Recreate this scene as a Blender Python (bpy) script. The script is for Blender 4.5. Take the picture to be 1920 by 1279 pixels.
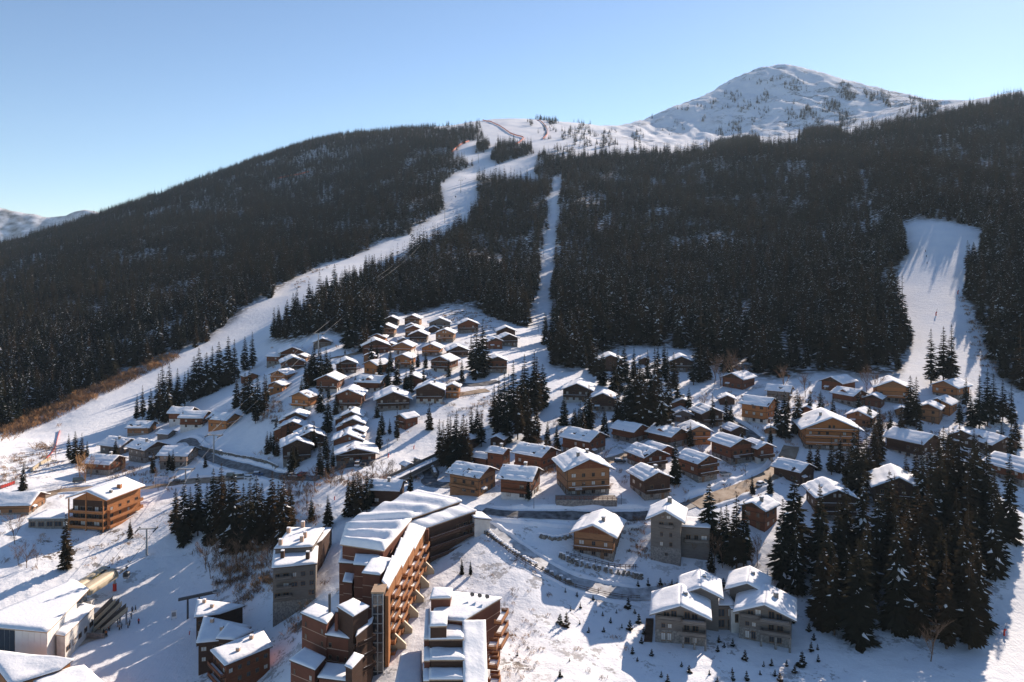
import bpy, math, random
import numpy as np
from mathutils import Vector, Matrix
random.seed(7); RNG = np.random.RandomState(11)
S = bpy.context.scene; COL = S.collection
for o in list(bpy.data.objects): bpy.data.objects.remove(o)
R = math.radians
# ------------------------------------------------------------------ camera, sky, sun, exposure
F = 1493.0; CX = 960.0; HY = 480.0; H0 = 120.0      # focal length in photo pixels, principal column, horizon row, drone height
cam_d = bpy.data.cameras.new('camera'); cam = bpy.data.objects.new('camera', cam_d); COL.objects.link(cam)
cam.location = (0, 0, H0); cam.rotation_euler = (R(90), 0, 0)
cam_d.sensor_fit = 'HORIZONTAL'; cam_d.sensor_width = 36.0; cam_d.lens = 36.0*F/1920.0
cam_d.shift_y = -(639.5-HY)/1920.0
cam_d.clip_start = 1.0; cam_d.clip_end = 60000.0
S.camera = cam
SUN_AZ, SUN_EL = 34.0, 24.5
W = bpy.data.worlds.new('World'); S.world = W; W.use_nodes = True
wn = W.node_tree; bg = wn.nodes['Background']
sky = wn.nodes.new('ShaderNodeTexSky'); sky.sky_type = 'NISHITA'; sky.sun_disc = False
sky.sun_elevation = R(SUN_EL); sky.sun_rotation = R(SUN_AZ)
sky.altitude = 2200; sky.air_density = 1.0; sky.dust_density = 0.35; sky.ozone_density = 2.2
wn.links.new(sky.outputs[0], bg.inputs[0]); bg.inputs[1].default_value = 0.083
sl = bpy.data.lights.new('sun', 'SUN'); sl.energy = 5.0; sl.angle = R(0.5); sl.color = (1.0, 0.84, 0.70)
so = bpy.data.objects.new('sun', sl); COL.objects.link(so)
SD = Vector((math.sin(R(SUN_AZ))*math.cos(R(SUN_EL)), math.cos(R(SUN_AZ))*math.cos(R(SUN_EL)), math.sin(R(SUN_EL))))
so.rotation_euler = (-SD).to_track_quat('-Z', 'Y').to_euler(); so.location = (300, 0, 400)
S.view_settings.view_transform = 'Standard'; S.view_settings.look = 'None'
S.view_settings.exposure = 0.88; S.view_settings.gamma = 1.0
S.cycles.max_bounces = 5; S.cycles.diffuse_bounces = 3; S.cycles.volume_bounces = 0
S.cycles.use_denoising = True
# ------------------------------------------------------------------ helpers
class MB:
    def __init__(s): s.v = []; s.f = []; s.m = []
    def face(s, pts, m=0):
        b = len(s.v); s.v += [tuple(p) for p in pts]; s.f.append(tuple(range(b, b+len(pts)))); s.m.append(m)
    def prism(s, bot, top, m=0, mt=None, caps=True):
        n = len(bot); b = len(s.v); s.v += [tuple(p) for p in bot]+[tuple(p) for p in top]
        for i in range(n):
            j = (i+1) % n; s.f.append((b+i, b+j, b+n+j, b+n+i)); s.m.append(m)
        if caps:
            s.f.append(tuple(range(b+n-1, b-1, -1))); s.m.append(m)
            s.f.append(tuple(range(b+n, b+2*n))); s.m.append(m if mt is None else mt)
    def box(s, x0, y0, z0, x1, y1, z1, m=0):
        s.prism([(x0,y0,z0),(x1,y0,z0),(x1,y1,z0),(x0,y1,z0)], [(x0,y0,z1),(x1,y0,z1),(x1,y1,z1),(x0,y1,z1)], m)
    def tube(s, p, q, r0, r1=None, n=6, m=0):
        r1 = r0 if r1 is None else r1
        p = Vector(p); q = Vector(q); d = (q-p)
        if d.length < 1e-6: return
        d.normalize(); a = d.orthogonal().normalized(); c = d.cross(a)
        ring = [(math.cos(2*math.pi*i/n), math.sin(2*math.pi*i/n)) for i in range(n)]
        s.prism([p+(a*x+c*y)*r0 for x, y in ring], [q+(a*x+c*y)*r1 for x, y in ring], m)
    def bar(s, p, q, w, h, m=0):          # horizontal-ish beam, width w, height h, top at p.z
        p = Vector(p); q = Vector(q); d = (q-p); d.z = 0
        if d.length < 1e-6: return
        d.normalize(); n = Vector((-d.y, d.x, 0))*w/2; u = Vector((0,0,h))
        s.prism([p-n-u, q-n-u, q+n-u, p+n-u], [p-n, q-n, q+n, p+n], m)
    def mesh(s, name, mats, smooth=False):
        me = bpy.data.meshes.new(name); me.from_pydata(s.v, [], s.f)
        for m in (mats if isinstance(mats, (list, tuple)) else [mats]): me.materials.append(m)
        if any(s.m): me.polygons.foreach_set('material_index', s.m)
        if smooth: me.polygons.foreach_set('use_smooth', [True]*len(s.f))
        me.update(); return me
    def build(s, name, mats, parent=None, smooth=False):
        return link(name, s.mesh(name, mats, smooth), parent)
def link(name, me, parent=None, loc=None, rz=None, scale=None):
    o = bpy.data.objects.new(name, me); COL.objects.link(o)
    if parent is not None: o.parent = parent
    if loc is not None: o.location = loc
    if rz is not None: o.rotation_euler = (0, 0, rz)
    if scale is not None: o.scale = scale
    return o
def tag(o, label=None, cat=None, group=None, kind=None):
    if label: o['label'] = label
    if cat: o['category'] = cat
    if group: o['group'] = group
    if kind: o['kind'] = kind
    return o
def empty(name, loc=(0,0,0), rz=0.0, label=None, cat=None, group=None, scale=None):
    o = link(name, None, None, loc, rz, scale); o.empty_display_size = 0.5
    return tag(o, label, cat, group)
def hsh(i, j, seed):
    n = (i*374761393 + j*668265263 + seed*1274126177) & 0xffffffff
    n = ((n ^ (n >> 13))*1274126177) & 0xffffffff
    return ((n ^ (n >> 16)) & 0xffff)/65535.0
def vnoise(x, y, seed=0):
    x = np.asarray(x, float); y = np.asarray(y, float)
    i = np.floor(x).astype(np.int64); j = np.floor(y).astype(np.int64); fx = x-i; fy = y-j
    u = fx*fx*fx*(fx*(fx*6-15)+10); v = fy*fy*fy*(fy*(fy*6-15)+10)
    a = hsh(i, j, seed); b = hsh(i+1, j, seed); c = hsh(i, j+1, seed); d = hsh(i+1, j+1, seed)
    return (a+(b-a)*u+(c-a)*v+(a-b-c+d)*u*v)*2-1
def fbm(x, y, seed=0, o=4):
    t = 0; a = 1.0; n = 0
    for k in range(o): t = t+a*vnoise(x*2**k+17.3*k, y*2**k-9.1*k, seed+k); n += a; a *= 0.5
    return t/n
def pip(x, y, poly):
    x = np.asarray(x, float); y = np.asarray(y, float); c = np.zeros(x.shape, bool); n = len(poly)
    for i in range(n):
        x0, y0 = poly[i]; x1, y1 = poly[(i+1) % n]
        if y0 == y1: continue
        k = ((y0 > y) != (y1 > y)) & (x < (x1-x0)*(y-y0)/(y1-y0)+x0); c ^= k
    return c
def pchip(xs, ys, x):
    xs = np.asarray(xs, float); ys = np.asarray(ys, float); h = np.diff(xs)
    dl = (np.diff(ys, axis=0).T/h).T; m = np.zeros_like(ys)
    for k in range(1, len(xs)-1):
        w1 = 2*h[k]+h[k-1]; w2 = h[k]+2*h[k-1]; p = dl[k-1]*dl[k]
        with np.errstate(divide='ignore', invalid='ignore'):
            v = (w1+w2)/(w1/dl[k-1]+w2/dl[k])
        m[k] = np.where(p > 0, v, 0)
    m[0] = dl[0]; m[-1] = dl[-1]
    x = np.clip(x, xs[0], xs[-1]); k = np.clip(np.searchsorted(xs, x)-1, 0, len(xs)-2)
    sh = (slice(None),)+(None,)*(ys.ndim-1)
    hh = h[k][sh]; t = ((x-xs[k])/h[k])[sh]
    return (ys[k]*(1+2*t)*(1-t)**2 + m[k]*hh*t*(1-t)**2 + ys[k+1]*t*t*(3-2*t) + m[k+1]*hh*t*t*(t-1))
# ------------------------------------------------------------------ materials
def mat(name, c1, c2=None, rough=0.8, scale=1.0, stretch=(1,1,1), bump=0.0, bscale=None, spec=0.3, coord='Object', detail=4):
    m = bpy.data.materials.new(name); m.use_nodes = True; nt = m.node_tree; b = nt.nodes['Principled BSDF']
    b.inputs['Roughness'].default_value = rough; b.inputs['Specular IOR Level'].default_value = spec
    c1 = tuple(c1)+(1,); b.inputs['Base Color'].default_value = c1
    if c2 is not None or bump:
        tc = nt.nodes.new('ShaderNodeTexCoord'); mp = nt.nodes.new('ShaderNodeMapping'); mp.inputs['Scale'].default_value = stretch
        nt.links.new(tc.outputs[coord], mp.inputs[0])
        nz = nt.nodes.new('ShaderNodeTexNoise'); nz.inputs['Scale'].default_value = scale; nz.inputs['Detail'].default_value = detail
        nt.links.new(mp.outputs[0], nz.inputs['Vector'])
        if c2 is not None:
            r = nt.nodes.new('ShaderNodeValToRGB'); r.color_ramp.elements[0].position = 0.34; r.color_ramp.elements[1].position = 0.66
            r.color_ramp.elements[0].color = c1; r.color_ramp.elements[1].color = tuple(c2)+(1,)
            nt.links.new(nz.outputs['Fac'], r.inputs[0]); nt.links.new(r.outputs[0], b.inputs['Base Color'])
        if bump:
            n2 = nz
            if bscale:
                n2 = nt.nodes.new('ShaderNodeTexNoise'); n2.inputs['Scale'].default_value = bscale; n2.inputs['Detail'].default_value = 4
                nt.links.new(mp.outputs[0], n2.inputs['Vector'])
            bp = nt.nodes.new('ShaderNodeBump'); bp.inputs['Strength'].default_value = 1.0; bp.inputs['Distance'].default_value = bump
            nt.links.new(n2.outputs['Fac'], bp.inputs['Height']); nt.links.new(bp.outputs[0], b.inputs['Normal'])
    return m
M = {}
M['snow'] = mat('roof_snow', (.80,.82,.86), (.86,.87,.89), .6, .6, bump=.10, bscale=1.2, spec=.0)
M['o'] = mat('larch_timber', (.33,.12,.036), (.46,.185,.062), .7, 1.0, (.6,.6,7), .02)
M['r'] = mat('red_brown_timber', (.125,.040,.016), (.205,.069,.03), .75, 1.0, (.6,.6,7), .02)
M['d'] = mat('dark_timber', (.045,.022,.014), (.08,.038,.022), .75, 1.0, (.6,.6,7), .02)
M['t'] = mat('tan_timber', (.22,.10,.043), (.33,.16,.072), .7, 1.0, (.6,.6,7), .02)
M['g'] = mat('grey_timber', (.13,.11,.095), (.19,.165,.145), .8, 1.0, (.6,.6,7), .02)
M['p'] = mat('pinkish_render', (.42,.28,.2), (.5,.34,.25), .85, .8)
M['w'] = mat('white_plaster', (.55,.52,.48), (.66,.63,.58), .85, .8)
M['s'] = mat('stone_masonry', (.13,.12,.11), (.3,.27,.24), .9, 2.2, bump=.08)
M['c'] = mat('brick_red_cladding', (.12,.038,.02), (.15,.05,.027), .7, .5)
M['k'] = mat('orange_cladding', (.30,.12,.042), (.38,.165,.06), .65, .5)
M['fascia'] = mat('roof_edge_board', (.06,.032,.02), (.10,.055,.035), .8, 1.5)
M['tanfascia'] = mat('tan_edge_board', (.33,.22,.14), (.42,.29,.19), .7, 1.5)
M['glass'] = mat('window_glass', (.02,.025,.03), None, .06, spec=.8)
M['curtain'] = mat('window_blind', (.45,.43,.40), (.6,.58,.55), .6, 1.0)
M['frame'] = mat('window_frame', (.16,.09,.05), (.22,.13,.07), .7, 3)
M['white'] = mat('white_metal_panel', (.68,.67,.64), (.74,.73,.70), .5, .4)
M['metal'] = mat('galvanised_steel', (.28,.28,.28), (.36,.36,.35), .45, 2)
M['dkmetal'] = mat('dark_steel', (.04,.042,.045), (.07,.07,.075), .5, 2)
M['beige'] = mat('beige_sheet', (.42,.35,.24), (.48,.40,.28), .5, .7)
M['yellow'] = mat('yellow_panel', (.62,.42,.08), (.7,.48,.1), .5, 1)
M['red'] = mat('red_padding', (.5,.035,.02), (.62,.05,.03), .6, 2)
M['net'] = mat('orange_safety_net', (.62,.16,.10), (.7,.22,.14), .8, 3)
M['concrete'] = mat('concrete', (.27,.25,.23), (.36,.34,.31), .9, 1.2)
M['rock'] = mat('boulder', (.10,.095,.085), (.27,.25,.22), .9, 1.4, bump=.1)
M['bark'] = mat('spruce_bark', (.06,.042,.03), (.11,.08,.06), .9, 5)
M['twig'] = mat('bare_twigs', (.13,.075,.045), (.2,.12,.075), .9, 1.5)
M['gold'] = mat('dry_ochre_twigs', (.34,.18,.075), (.46,.26,.12), .9, 1.5)
M['asphalt'] = mat('wet_asphalt', (.04,.04,.042), (.20,.20,.21), .6, .5, bump=.02)
M['grit'] = mat('gritted_road', (.22,.15,.095), (.38,.30,.23), .85, .3, bump=.03)
M['packed'] = mat('packed_snow_track', (.26,.265,.28), (.55,.57,.60), .6, .5, bump=.05)
M['paving'] = mat('worn_paving', (.30,.22,.16), (.46,.38,.31), .8, .4)
def foliage(name, c1, c2, c3):
    m = bpy.data.materials.new(name); m.use_nodes = True; nt = m.node_tree; b = nt.nodes['Principled BSDF']
    b.inputs['Roughness'].default_value = .7; b.inputs['Specular IOR Level'].default_value = .0
    oi = nt.nodes.new('ShaderNodeObjectInfo'); tc = nt.nodes.new('ShaderNodeTexCoord')
    nz = nt.nodes.new('ShaderNodeTexNoise'); nz.inputs['Scale'].default_value = 1.1; nz.inputs['Detail'].default_value = 3
    nt.links.new(tc.outputs['Object'], nz.inputs['Vector'])
    r = nt.nodes.new('ShaderNodeValToRGB'); r.color_ramp.elements[0].position = .32; r.color_ramp.elements[1].position = .7
    r.color_ramp.elements[0].color = c1+(1,); r.color_ramp.elements[1].color = c2+(1,)
    nt.links.new(nz.outputs['Fac'], r.inputs[0])
    mx = nt.nodes.new('ShaderNodeMixRGB'); mx.inputs[2].default_value = c3+(1,)
    pw = nt.nodes.new('ShaderNodeMath'); pw.operation = 'POWER'; pw.inputs[1].default_value = 2.2
    nt.links.new(oi.outputs['Random'], pw.inputs[0]); nt.links.new(pw.outputs[0], mx.inputs[0])
    ge = nt.nodes.new('ShaderNodeNewGeometry'); n3 = nt.nodes.new('ShaderNodeTexNoise'); n3.inputs['Scale'].default_value = .011; n3.inputs['Detail'].default_value = 5; nt.links.new(ge.outputs['Position'], n3.inputs['Vector'])
    mr = nt.nodes.new('ShaderNodeMapRange'); mr.inputs[1].default_value = .46; mr.inputs[2].default_value = .66; nt.links.new(n3.outputs['Fac'], mr.inputs[0])
    m3 = nt.nodes.new('ShaderNodeMixRGB'); m3.inputs[2].default_value = (.046,.038,.023,1); nt.links.new(mr.outputs[0], m3.inputs[0]); nt.links.new(r.outputs[0], m3.inputs[1])   # larch-rich patches
    nt.links.new(m3.outputs[0], mx.inputs[1]); nt.links.new(mx.outputs[0], b.inputs['Base Color'])
    tr = nt.nodes.new('ShaderNodeBsdfTranslucent'); nt.links.new(mx.outputs[0], tr.inputs[0])
    ms = nt.nodes.new('ShaderNodeMixShader'); ms.inputs[0].default_value = .3; nt.links.new(b.outputs[0], ms.inputs[1]); nt.links.new(tr.outputs[0], ms.inputs[2]); nt.links.new(ms.outputs[0], nt.nodes['Material Output'].inputs[0])
    return m
M['needles'] = foliage('spruce_needles', (.009,.016,.013), (.026,.029,.019), (.062,.04,.022))
M['treesnow'] = mat('branch_snow', (.78,.80,.84), None, .6, spec=.0)
# ------------------------------------------------------------------ terrain: slope profiles surveyed along bearings (photo column -> ground row, distance)
PROF = {
 -260: [(1279,215),(1200,236),(1000,302),(900,358),(830,432),(800,505),(740,610),(660,760),(560,1100),(500,1650),(496,1800),(520,2400),(560,3400),(640,5200)],
 0:   [(1279,215),(1200,235),(1000,300),(900,358),(840,425),(805,500),(740,610),(640,790),(560,1020),(500,1400),(466,1780),(480,2300),(530,3200),(640,5200)],
 150: [(1279,214),(1165,247),(1060,280),(985,310),(900,360),(830,432),(770,510),(700,630),(600,830),(500,1200),(440,1620),(414,1900),(430,2400),(500,3400),(640,5200)],
 300: [(1279,212),(1150,252),(1060,280),(960,318),(880,372),(800,450),(720,555),(660,645),(600,745),(500,1060),(420,1520),(368,2020),(382,2500),(440,3400),(620,5200)],
 450: [(1279,206),(1150,241),(1060,268),(960,304),(880,350),(800,405),(724,480),(680,560),(630,655),(580,750),(480,1060),(390,1500),(312,2080),(325,2500),(400,3400),(600,5200)],
 640: [(1279,184),(1150,214),(1050,244),(960,275),(900,305),(850,338),(800,362),(750,395),(700,440),(650,505),(620,560),(580,650),(540,745),(490,900),(400,1230),(320,1680),(256,2150),(265,2600),(340,3400),(560,5200)],
 830: [(1279,176),(1200,193),(1100,215),(1010,240),(960,260),(900,298),(850,330),(800,358),(750,390),(700,432),(650,502),(610,590),(580,645),(540,735),(450,970),(400,1120),(350,1280),(290,1560),(245,2050),(238,2350),(260,2900),(400,5200)],
 950: [(1279,176),(1200,194),(1100,215),(1010,236),(960,253),(900,285),(850,318),(800,352),(750,390),(700,438),(650,505),(600,600),(540,725),(450,950),(400,1090),(345,1290),(295,1530),(262,1780),(226,2250),(221,2500),(245,3000),(400,5200)],
 1040:[(1279,177),(1200,196),(1100,218),(1040,235),(960,253),(900,280),(850,310),(800,345),(750,385),(700,438),(650,518),(600,604),(550,695),(500,795),(450,905),(400,1035),(350,1205),(318,1330),(282,1550),(245,1980),(228,2350),(245,3000),(400,5200)],
 1150:[(1279,178),(1150,212),(1040,236),(960,253),(900,277),(850,305),(800,340),(750,378),(700,432),(650,508),(600,594),(500,785),(400,1035),(330,1310),(290,1570),(256,2050),(237,2450),(255,3000),(400,5200)],
 1300:[(1279,179),(1150,213),(1040,237),(960,256),(900,280),(850,307),(800,340),(750,378),(700,430),(650,500),(600,580),(500,765),(400,1000),(330,1260),(298,1450),(282,1850),(248,2380),(186,2800),(205,3400),(400,5200)],
 1450:[(1279,180),(1150,214),(1040,238),(960,260),(900,284),(850,309),(800,338),(750,375),(700,422),(650,485),(550,625),(450,805),(350,1085),(300,1290),(277,1430),(252,2200),(180,2700),(120,3060),(140,3600),(380,5200)],
 1600:[(1279,180),(1150,214),(1040,238),(960,262),(900,287),(850,311),(800,338),(750,374),(700,418),(650,475),(550,595),(450,750),(350,980),(290,1230),(262,1430),(228,2250),(152,2960),(175,3600),(380,5200)],
 1750:[(1279,180),(1150,212),(1040,238),(960,264),(900,288),(820,330),(750,376),(700,415),(650,460),(550,560),(425,705),(350,880),(280,1130),(236,1400),(203,1900),(184,2450),(205,3000),(380,5200)],
 1900:[(1279,180),(1180,205),(1050,239),(950,271),(880,302),(800,347),(700,413),(600,492),(500,592),(400,745),(300,1025),(230,1320),(174,1720),(190,2200),(380,5200)],
 2180:[(1279,180),(1180,205),(1050,239),(950,268),(880,296),(800,338),(700,400),(600,470),(500,560),(400,690),(300,930),(220,1200),(140,1600),(150,2200),(380,5200)],
}
NR, D0, D1 = 560, 100.0, 5000.0
LOGD = np.linspace(math.log(D0), math.log(D1), NR); DD = np.exp(LOGD)
PXS = np.concatenate([np.linspace(-900,-60,50,endpoint=False), np.linspace(-60,1980,560,endpoint=False), np.linspace(1980,2800,50)])
NC = len(PXS)
cols = sorted(PROF)
G = []
for c in cols:
    a = PROF[c]; ds = [q[1] for q in a]; zs = [-(q[0]-HY)/F*q[1] for q in a]
    z = pchip(np.log(ds), np.array(zs), LOGD)
    near = LOGD < math.log(ds[0]); z[near] = zs[0]-0.03*(ds[0]-DD[near])
    G.append(z)
ZB = pchip(np.array(cols), np.array(G), PXS).T          # rows d, cols px
for ax, hw in ((0, 4), (1, 16)):
    k = np.ones(2*hw+1)/(2*hw+1.0)
    pad = [(hw,hw) if i == ax else (0,0) for i in range(2)]
    ZB = np.apply_along_axis(lambda v: np.convolve(v, k, 'valid'), ax, np.pad(ZB, pad, mode='edge'))
XX = (PXS[None,:]-CX)/F*DD[:,None]; YY = np.repeat(DD[:,None], NC, 1)
PX2 = np.repeat(PXS[None,:], NR, 0); PY2 = HY-ZB*F/YY
# pistes and forests as outlines on that survey
PISTE = [[(60,860),(100,820),(150,772),(230,722),(330,680),(400,640),(470,590),(545,540),(600,505),(660,484),(740,452),(800,425),(834,392),(826,345),(880,322),(893,350),(896,392),(870,437),(810,472),(750,503),(690,538),(620,573),(560,612),(505,655),(430,690),(360,720),(290,765),(250,800),(200,840),(120,900)],
         [(1040,318),(1049,318),(1046,400),(1038,470),(1034,530),(1030,600),(1026,650),(1020,690),(960,690),(985,640),(1003,590),(1012,520),(1020,460),(1030,400)],
         [(1690,432),(1715,419),(1770,419),(1815,428),(1848,446),(1842,480),(1814,515),(1806,560),(1838,620),(1862,690),(1870,705),(1800,720),(1740,725),(1690,715),(1706,660),(1706,630),(1680,580),(1678,540),(1694,500),(1708,465)],
         [(130,1230),(260,1090),(330,1060),(390,1100),(350,1279),(100,1279)], [(1860,1279),(1880,1150),(1920,1030),(2000,1000),(2000,1279)],
         [(845,290),(880,262),(905,222),(1010,215),(1060,235),(1040,290),(1010,300),(930,310),(890,320)]]
FOREST = [[(-300,830),(0,812),(80,770),(150,745),(230,705),(330,663),(395,632),(470,582),(545,532),(600,497),(660,480),(735,450),(800,420),(830,392),(824,345),(850,325),(888,310),(850,292),(860,272),(905,262),(900,246),(800,240),(700,248),(640,240),(450,292),(300,347),(150,393),(0,445),(-300,480)],
          [(502,640),(552,600),(612,561),(682,526),(742,491),(802,460),(862,426),(894,395),(898,345),(892,330),(1034,330),(1030,360),(1026,400),(1016,470),(1008,530),(1000,590),(985,612),(940,600),(880,578),(830,572),(790,592),(720,596),(706,640),(690,655),(650,655),(640,630),(600,622),(560,640)],
          [(1052,322),(1049,400),(1041,470),(1037,530),(1033,600),(1028,650),(1034,692),(1100,694),(1130,668),(1180,655),(1240,655),(1290,660),(1340,690),(1400,705),(1450,712),(1530,700),(1560,696),(1640,706),(1688,705),(1704,660),(1704,630),(1678,580),(1675,540),(1691,500),(1705,465),(1687,432),(1713,416),(1770,416),(1817,425),(1850,444),(1845,480),(1818,516),(1810,560),(1842,620),(1864,690),(1874,705),(1930,745),(2200,760),(2200,140),(1920,176),(1800,205),(1740,228),(1680,242),(1600,260),(1500,274),(1400,283),(1300,296),(1150,292),(1060,296)],
          [(1000,322),(1010,300),(1060,290),(1056,322),(1034,333)], [(922,300),(935,270),(990,274),(1003,290),(960,298),(935,306)], [(890,288),(896,266),(915,268),(916,285)], [(1008,305),(1012,285),(1022,285),(1026,310)],
          [(1320,300),(1350,262),(1410,258),(1430,285)], [(1490,275),(1520,246),(1570,250),(1590,262)]]
def inany(x, y, polys):
    c = np.zeros(np.shape(x), bool)
    for p in polys: c |= pip(x, y, p)
    return c
RIDGE = np.array([DD[np.argmin(PY2[:, j])] for j in range(NC)])
front = YY <= RIDGE[None,:]*1.05
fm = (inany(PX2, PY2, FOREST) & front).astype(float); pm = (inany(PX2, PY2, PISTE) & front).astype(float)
def blur(a, n):
    kk = np.ones(2*n+1)/(2*n+1)
    for ax in (0, 1):
        pad = [(n,n) if i == ax else (0,0) for i in range(2)]
        a = np.apply_along_axis(lambda v: np.convolve(v, kk, 'valid'), ax, np.pad(a, pad, mode='edge'))
    return a
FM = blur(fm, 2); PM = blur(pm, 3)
far = np.clip((YY-1500)/700, 0, 1)
mid = np.clip((YY-430)/300, 0, 1)
peak = far*np.clip((PX2-1080)/120, 0, 1)
ZN = (.55*fbm(XX/16, YY/16, 1)+.22*fbm(XX/4.5, YY/4.5, 5, 3))*(1-.85*PM)*(1-.5*mid)
ZN += (3.0*fbm(XX/70, YY/70, 21)+13*fbm((XX+.3*YY)/150, (YY-.3*XX)/420, 23, 3)-4*np.abs(fbm((XX-.2*YY)/90, YY/500, 25, 3)))*mid*(1-.75*blur(pm, 9))*(1-far)
ZN += far*(4.0*fbm(XX/60, YY/60, 31, 5))
rg = 1-np.abs(fbm((XX+.25*YY)/120, (YY-.2*XX)/700, 41, 5))*2
ZN += peak*(9*(rg-.55)+6*fbm(XX/38, YY/80, 47, 4)+3.6*np.abs(fbm(XX/16, YY/16, 49, 4))-16*np.abs(fbm(XX/85, YY/160, 53, 5)))
ZG = ZB+ZN+H0
def gidx(px, d):
    j = np.clip(np.interp(px, PXS, np.arange(NC)), 0, NC-1.001); i = np.clip((np.log(np.maximum(d, D0))-LOGD[0])/(LOGD[1]-LOGD[0]), 0, NR-1.001)
    return i, j
def bil(A, px, d):
    i, j = gidx(px, d); i0 = np.floor(i).astype(int); j0 = np.floor(j).astype(int); a = i-i0; b = j-j0
    return A[i0,j0]*(1-a)*(1-b)+A[i0+1,j0]*a*(1-b)+A[i0,j0+1]*(1-a)*b+A[i0+1,j0+1]*a*b
def gz(x, y):                                   # ground height at a place
    y = np.maximum(np.asarray(y, float), 1.0); return bil(ZG, CX+F*np.asarray(x, float)/y, y)
def gp(px, py):                                 # ground seen in a given direction
    j = int(np.clip(round(float(np.interp(px, PXS, np.arange(NC)))), 0, NC-1))
    rows = HY-(ZG[:, j]-H0)*F/DD
    n = int(np.argmax(rows[170 if py > 1279 else 0:] <= py)) if (rows <= py).any() else int(np.argmin(rows))
    d = DD[n]
    if n > 0 and rows[n-1] > py >= rows[n]: d = DD[n-1]+(DD[n]-DD[n-1])*(rows[n-1]-py)/(rows[n-1]-rows[n])
    x = (px-CX)/F*d
    return Vector((x, d, float(gz(x, d))))
def pz(px, py, zr):                             # point of the level zr (metres relative to the drone) in a given direction
    d = -zr*F/(py-HY); return Vector(((px-CX)/F*d, d, H0+zr))
# terrain sheet (fan of ground in front, apron under and behind the drone)
apY = np.array([-420,-260,-140,-60,0,50.0])
apX = np.repeat(XX[0][None,:], len(apY), 0)*np.interp(apY, [-420,50], [1.6,1.0])[:,None]
apZ = np.repeat(ZG[0][None,:], len(apY), 0)
VX = np.vstack([apX, XX]); VY = np.vstack([np.repeat(apY[:,None], NC, 1), YY]); VZ = np.vstack([apZ, ZG])
nr = VX.shape[0]
co = np.stack([VX, VY, VZ], -1).reshape(-1, 3)
ii = (np.arange(nr-1)[:,None]*NC+np.arange(NC-1)[None,:]).reshape(-1)
quads = np.stack([ii, ii+1, ii+NC+1, ii+NC], 1)
me = bpy.data.meshes.new('terrain'); me.vertices.add(len(co)); me.vertices.foreach_set('co', co.ravel().astype(np.float32))
me.loops.add(quads.size); me.loops.foreach_set('vertex_index', quads.ravel().astype(np.int32))
me.polygons.add(len(quads)); me.polygons.foreach_set('loop_start', np.arange(0, quads.size, 4, dtype=np.int32))
me.polygons.foreach_set('use_smooth', np.ones(len(quads), bool)); me.update(calc_edges=True)
z6 = np.zeros((len(apY), NC))
BRUSH = np.zeros_like(ZG)
for poly in ([(1060,1000),(1180,960),(1230,1090),(1150,1110)], [(930,1150),(1010,1110),(1030,1279),(930,1279)], [(1200,1060),(1480,1040),(1500,1110),(1260,1110)], [(520,1090),(620,1060),(600,1200),(540,1220)], [(0,850),(110,830),(110,900),(0,920)],
             [(960,560),(840,560),(800,600),(950,640)], [(1840,560),(1900,700),(1900,760),(1840,700)], [(0,1010),(240,960),(280,1080),(60,1090)], [(860,760),(950,720),(940,820),(860,800)]):
    BRUSH = np.maximum(BRUSH, (pip(PX2, PY2, poly) & front).astype(float))
BRUSH = np.maximum(blur(BRUSH, 8), .55*np.clip((470-YY)/60, 0, 1)*(1-PM)*(fbm(XX/22, YY/22, 97, 3) > .05))
BRUSH = blur(BRUSH, 2)
ROCK = peak*np.clip(.42+1.0*fbm(XX/120, YY/120, 61, 3)+.25*np.clip((PX2-1500)/150,0,1), 0, 1)
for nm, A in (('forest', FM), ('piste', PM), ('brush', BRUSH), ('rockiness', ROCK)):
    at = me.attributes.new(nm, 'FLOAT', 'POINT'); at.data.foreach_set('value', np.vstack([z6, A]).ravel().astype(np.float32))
tm = bpy.data.materials.new('snow_ground'); tm.use_nodes = True; nt = tm.node_tree; b = nt.nodes['Principled BSDF']
b.inputs['Roughness'].default_value = .6; b.inputs['Specular IOR Level'].default_value = .0
def N(t, **kw):
    n = nt.nodes.new(t)
    for k_, v_ in kw.items(): setattr(n, k_, v_)
    return n
tc = N('ShaderNodeTexCoord')
def noise(sc, det=4, vec=None, rough=.55):
    n = N('ShaderNodeTexNoise'); n.inputs['Scale'].default_value = sc; n.inputs['Detail'].default_value = det; n.inputs['Roughness'].default_value = rough
    nt.links.new(vec or tc.outputs['Object'], n.inputs['Vector']); return n.outputs['Fac']
def attr(nm): n = N('ShaderNodeAttribute', attribute_name=nm); return n.outputs['Fac']
def math_(op, a, b_=None, c=None):
    n = N('ShaderNodeMath', operation=op)
    for i_, v_ in enumerate((a, b_, c)):
        if v_ is None: continue
        if isinstance(v_, (int, float)): n.inputs[i_].default_value = v_
        else: nt.links.new(v_, n.inputs[i_])
    return n.outputs[0]
def ramp(v, p0, p1):
    n = N('ShaderNodeMapRange'); n.inputs[1].default_value = p0; n.inputs[2].default_value = p1; nt.links.new(v, n.inputs[0]); return n.outputs[0]
def mixc(f_, a, c):
    n = N('ShaderNodeMixRGB')
    nt.links.new(f_, n.inputs[0])
    for i_, v_ in ((1, a), (2, c)):
        if isinstance(v_, tuple): n.inputs[i_].default_value = v_+(1,)
        else: nt.links.new(v_, n.inputs[i_])
    return n.outputs[0]
base = mixc(ramp(noise(.05), .35, .65), (.80,.82,.86), (.88,.88,.89))
veg = mixc(ramp(noise(1.3), .4, .6), (.07,.055,.04), (.16,.12,.085))
bm_ = math_('MULTIPLY', attr('brush'), ramp(math_('ADD', math_('MULTIPLY', noise(.14, 3), .6), math_('MULTIPLY', noise(.9, 5, rough=.7), .45)), .575, .615))
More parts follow.
